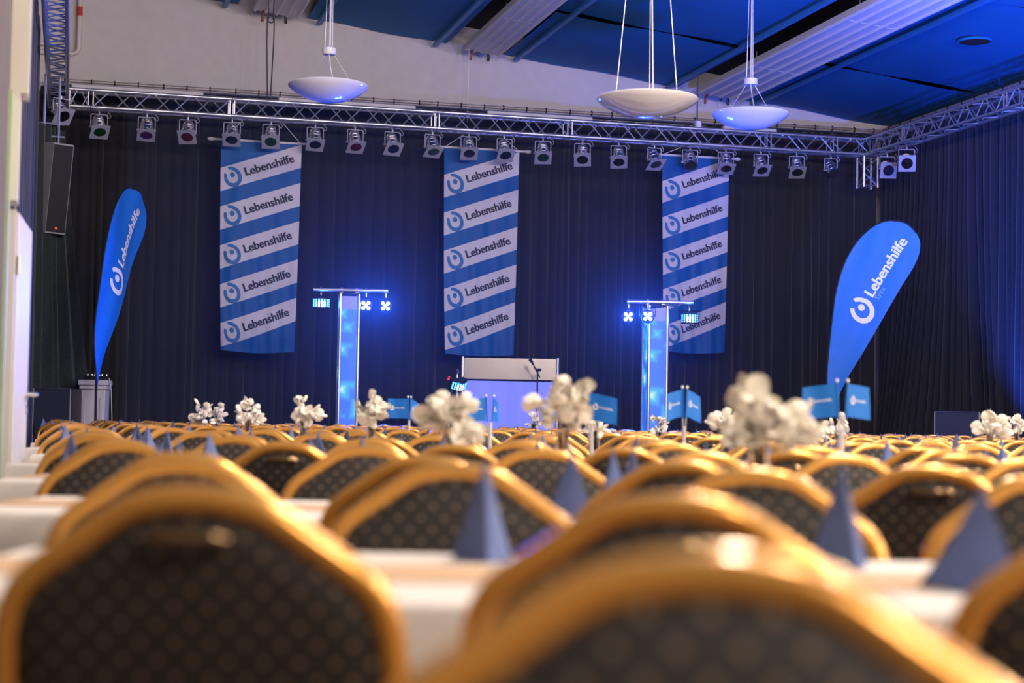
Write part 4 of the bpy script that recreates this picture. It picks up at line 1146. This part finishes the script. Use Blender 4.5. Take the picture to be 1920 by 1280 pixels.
def bunch(label, loc, seed, width, height, npet=36):
    """stems and loose oval blossoms rising from a vase; local origin at the vase base"""
    rnd = random.Random(seed)
    t = thing('blossom_bunch', label, 'flowers', (loc[0], loc[1], loc[2] + 0.02), rnd.random() * 6, 'pale blossoms in vases')
    tips = []
    ns = 7
    for i in range(ns):
        a = 2 * PI * i / ns + rnd.random() * 0.6; r = width * 0.5 * (0.25 + 0.75 * rnd.random()) * (0.9)
        zt = height * (0.62 + 0.38 * rnd.random()) - 0.05
        if i == 0: r = width * 0.1; zt = height - 0.05
        p = [Vector((0.008 * math.cos(a), 0.008 * math.sin(a), 0)), Vector((0.012 * math.cos(a), 0.012 * math.sin(a), 0.13)), Vector((r * 0.45 * math.cos(a), r * 0.45 * math.sin(a), 0.13 + (zt - 0.13) * 0.55)), Vector((r * math.cos(a), r * math.sin(a), zt))]
        obj('stem', MB().tube(p, 0.0022, 5), M_stem, t)
        tips.append((p[2], p[3]))
    for i in range(npet):
        a, b_ = tips[i % ns]; k = rnd.random() ** 0.7
        p = a.lerp(b_, k) + Vector((rnd.uniform(-.012, .012), rnd.uniform(-.012, .012), rnd.uniform(-.012, .012)))
        dr = Vector((p.x, p.y, 0)) * 1.2 + Vector((rnd.gauss(0, .05), rnd.gauss(0, .05), rnd.uniform(-0.03, 0.08)))
        o = obj('petal', PETAL, M_petal, t, p, sm=False)
        o.rotation_mode = 'QUATERNION'
        o.rotation_quaternion = dr.to_track_quat('Z', 'Y') @ Quaternion((0, 0, 1), rnd.random() * 6.28)
        s = rnd.uniform(0.75, 1.25); o.scale = (s, s, s)
    return t
def midY(k): return near(k) + DEP / 2
VASES = [  # px, row, width, height, petals, where
    (1425, 2, 0.34, 0.345, 84, 'large blurred bunch of cream blossoms left of the right table flags'),
    (1058, 3, 0.23, 0.38, 54, 'tall bunch of cream blossoms in front of the booth'),
    (850, 3, 0.24, 0.31, 44, 'wide spreading bunch of cream blossoms below the middle banner'),
    (700, 5, 0.17, 0.375, 44, 'upright bunch of white blossoms right of the left light tower'),
    (573, 6, 0.21, 0.35, 40, 'bunch of white blossoms left of the left light tower'),
    (468, 7, 0.24, 0.335, 54, 'dense white blossom bunch below the left hanging banner'),
    (412, 8, 0.17, 0.33, 32, 'small white blossom bunch beside the dense one below the left banner'),
    (378, 8, 0.16, 0.34, 30, 'leftmost small bunch of white blossoms'),
    (1003, 10, 0.17, 0.31, 30, 'small far bunch of blossoms beside the microphone stand'),
    (1118, 6, 0.15, 0.30, 28, 'bunch of blossoms behind the flags right of the booth'),
    (1240, 9, 0.17, 0.30, 32, 'small grey-white bunch at the foot of the right light tower'),
    (1365, 5, 0.16, 0.29, 34, 'round bunch of cream blossoms left behind the large one'),
    (1572, 7, 0.28, 0.30, 34, 'loose bunch of thin blossoms behind the right table flags'),
    (1858, 6, 0.24, 0.34, 46, 'bunch of white blossoms before the right bass speaker'),
    (1908, 8, 0.17, 0.33, 32, 'bunch of white blossoms cut by the right picture edge')]
for i, (px, k, w, h, n, lb) in enumerate(VASES):
    y = midY(k) + random.uniform(-0.06, 0.06)
    if px == 412: y = midY(9)
    x = xat(px, y)
    v = obj('glass_vase', VASE, M_glass, loc=(x, y, ZTAB + 0.0045))
    tag(v, 'small clear glass vase holding the ' + lb.replace('bunch', 'bunch', 1), 'vase', 'clear glass vases')
    wl = ('small clear glass vase holding the ' + lb).split()
    v['label'] = ' '.join(wl[:16])
    bunch(lb, (x, y, ZTAB), 40 + i, w, h, n)
# ---- table flags
def flag_mesh(fw, fh, drop, seed):
    def fn(s, q):
        x = fw * s; z = -fh * q - drop * s * (0.6 + 0.4 * s)
        return Vector((x, 0.006 * math.sin(s * 7 + q * 2 + seed) * s, z))
    return fn
def table_flag(label, px, k, flags, hgt, dy=0.0):
    y = midY(k) + dy; x = xat(px, y)
    t = thing('table_flag_stand', label, 'table flag', (x, y, ZTAB + 0.0035), 0, 'blue table flags on clear stands')
    obj('base', MB().lathe([(0.0, 0.0), (0.042, 0.0), (0.044, 0.006), (0.030, 0.016), (0.014, 0.03), (0.010, 0.10), (0.009, 0.20), (0.0, 0.20)], 20), M_acryl, t)
    for i, (lean, fw, rz, drop) in enumerate(flags):
        tip_ = Vector((lean, 0.0, hgt)); bs = Vector((lean * 0.25, 0.0, 0.045))
        rod('flag_pole', bs, tip_, 0.003, M_acryl, t, 8)
        obj('pole_knob', MB().lathe([(0, -0.006), (0.006, -0.003), (0.0075, 0.003), (0.005, 0.009), (0, 0.011)], 10, Matrix.Translation(tip_)), M_wprint, t)
        fh = 0.145; fl = 0.15
        fn = flag_mesh(fl, fh, drop, i * 2.1)
        o = obj('flag', MB().grid(fn, 10, 8), M_flag, t, tip_ + Vector((0, 0, -0.012)), (0, 0, rz))
        rod('sleeve', tip_ + Vector((0, 0, -0.005)), tip_ + (bs - tip_).normalized() * 0.165, 0.0048, M_flag, t, 8)
        tw = 0.075; x0 = 0.052; zc0 = -0.068
        sgn = 1 if math.cos(rz) > 0 else -1
        def onf(X, Z):
            s = X / fl; p = fn(s, (-Z) / fh); p.y += -0.0015 * sgn; return p
        if sgn > 0: f2 = lambda X: X
        else: f2 = lambda X: fl - X
        obj('lettering', MB().add([onf(f2(x0 + xx * tw), zc0 + (yy - 0.07) * tw) for xx, yy in TXT_L[0]], TXT_L[1]), M_wprint, o, sm=False)
        (rv, rf), (dv, df) = LOGO
        obj('logo_ring', MB().add([onf(f2(0.032 + xx * 0.015), zc0 + yy * 0.017) for xx, yy in rv], rf), M_wprint, o, sm=False)
        obj('logo_dot', MB().add([onf(f2(0.032 + xx * 0.015), zc0 + yy * 0.017) for xx, yy in dv], df), M_wprint, o, sm=False)
    return t
D = math.radians
table_flag('pair of blue table flags beside the large blossom bunch at right', 1580, 4, ((-0.022, 0.15, D(180 - 12), 0.02), (0.026, 0.15, D(40), 0.012)), 0.415)
table_flag('pair of blue table flags right of the right light tower', 1285, 5, ((-0.012, 0.15, D(180 + 50), 0.03), (0.014, 0.15, D(55), 0.035)), 0.41)
table_flag('pair of blue table flags between booth and right light tower', 1112, 5, ((-0.012, 0.15, D(-15), 0.03), (-0.03, 0.15, D(100), 0.03)), 0.385)
table_flag('pair of drooping blue table flags in front of the booth', 922, 6, ((-0.03, 0.15, D(180 + 15), 0.025), (0.02, 0.15, D(80), 0.02)), 0.37)
table_flag('pair of blue table flags right of the left light tower', 770, 7, ((-0.012, 0.15, D(180 - 8), 0.0), (0.01, 0.15, D(70), 0.03)), 0.375)
# small carton on the second table
bx = thing('favour_box', 'small beige carton on the second table beside a folded napkin', 'box', (xat(1690, 4.05), 4.05, ZTAB + 0.0045), 0.1)
obj('carton', MB().bbox((0, 0, 0.018), (0.085, 0.06, 0.036), 0.004), M_box, bx)
obj('lid', MB().bbox((0, 0, 0.040), (0.09, 0.065, 0.010), 0.003), mat('cream_lid', (0.62, 0.55, 0.44), 0.8, vary=0.06), bx)

# ================================================================== STAGE HAZE around the lamps of the towers
hz = MB()
hz.add([R(u, v, z) for u in (0.6, 11.8) for v in (19.6, 24.45) for z in (0.55, 4.9)], [(0, 1, 3, 2), (4, 6, 7, 5), (0, 4, 5, 1), (2, 3, 7, 6), (0, 2, 6, 4), (1, 5, 7, 3)])
hm_ = bpy.data.materials.new('thin_stage_haze'); hm_.use_nodes = True
nt = hm_.node_tree; nt.nodes.remove(nt.nodes['Principled BSDF'])
vsn = nt.nodes.new('ShaderNodeVolumeScatter'); vsn.inputs['Density'].default_value = 0.013; vsn.inputs['Anisotropy'].default_value = 0.2
nt.links.new(vsn.outputs[0], nt.nodes['Material Output'].inputs['Volume'])
haze = obj('stage_haze', hz, hm_, sm=False)
haze['kind'] = 'stuff'; haze['label'] = 'thin haze glowing blue around the tower lamps'; haze['category'] = 'haze'
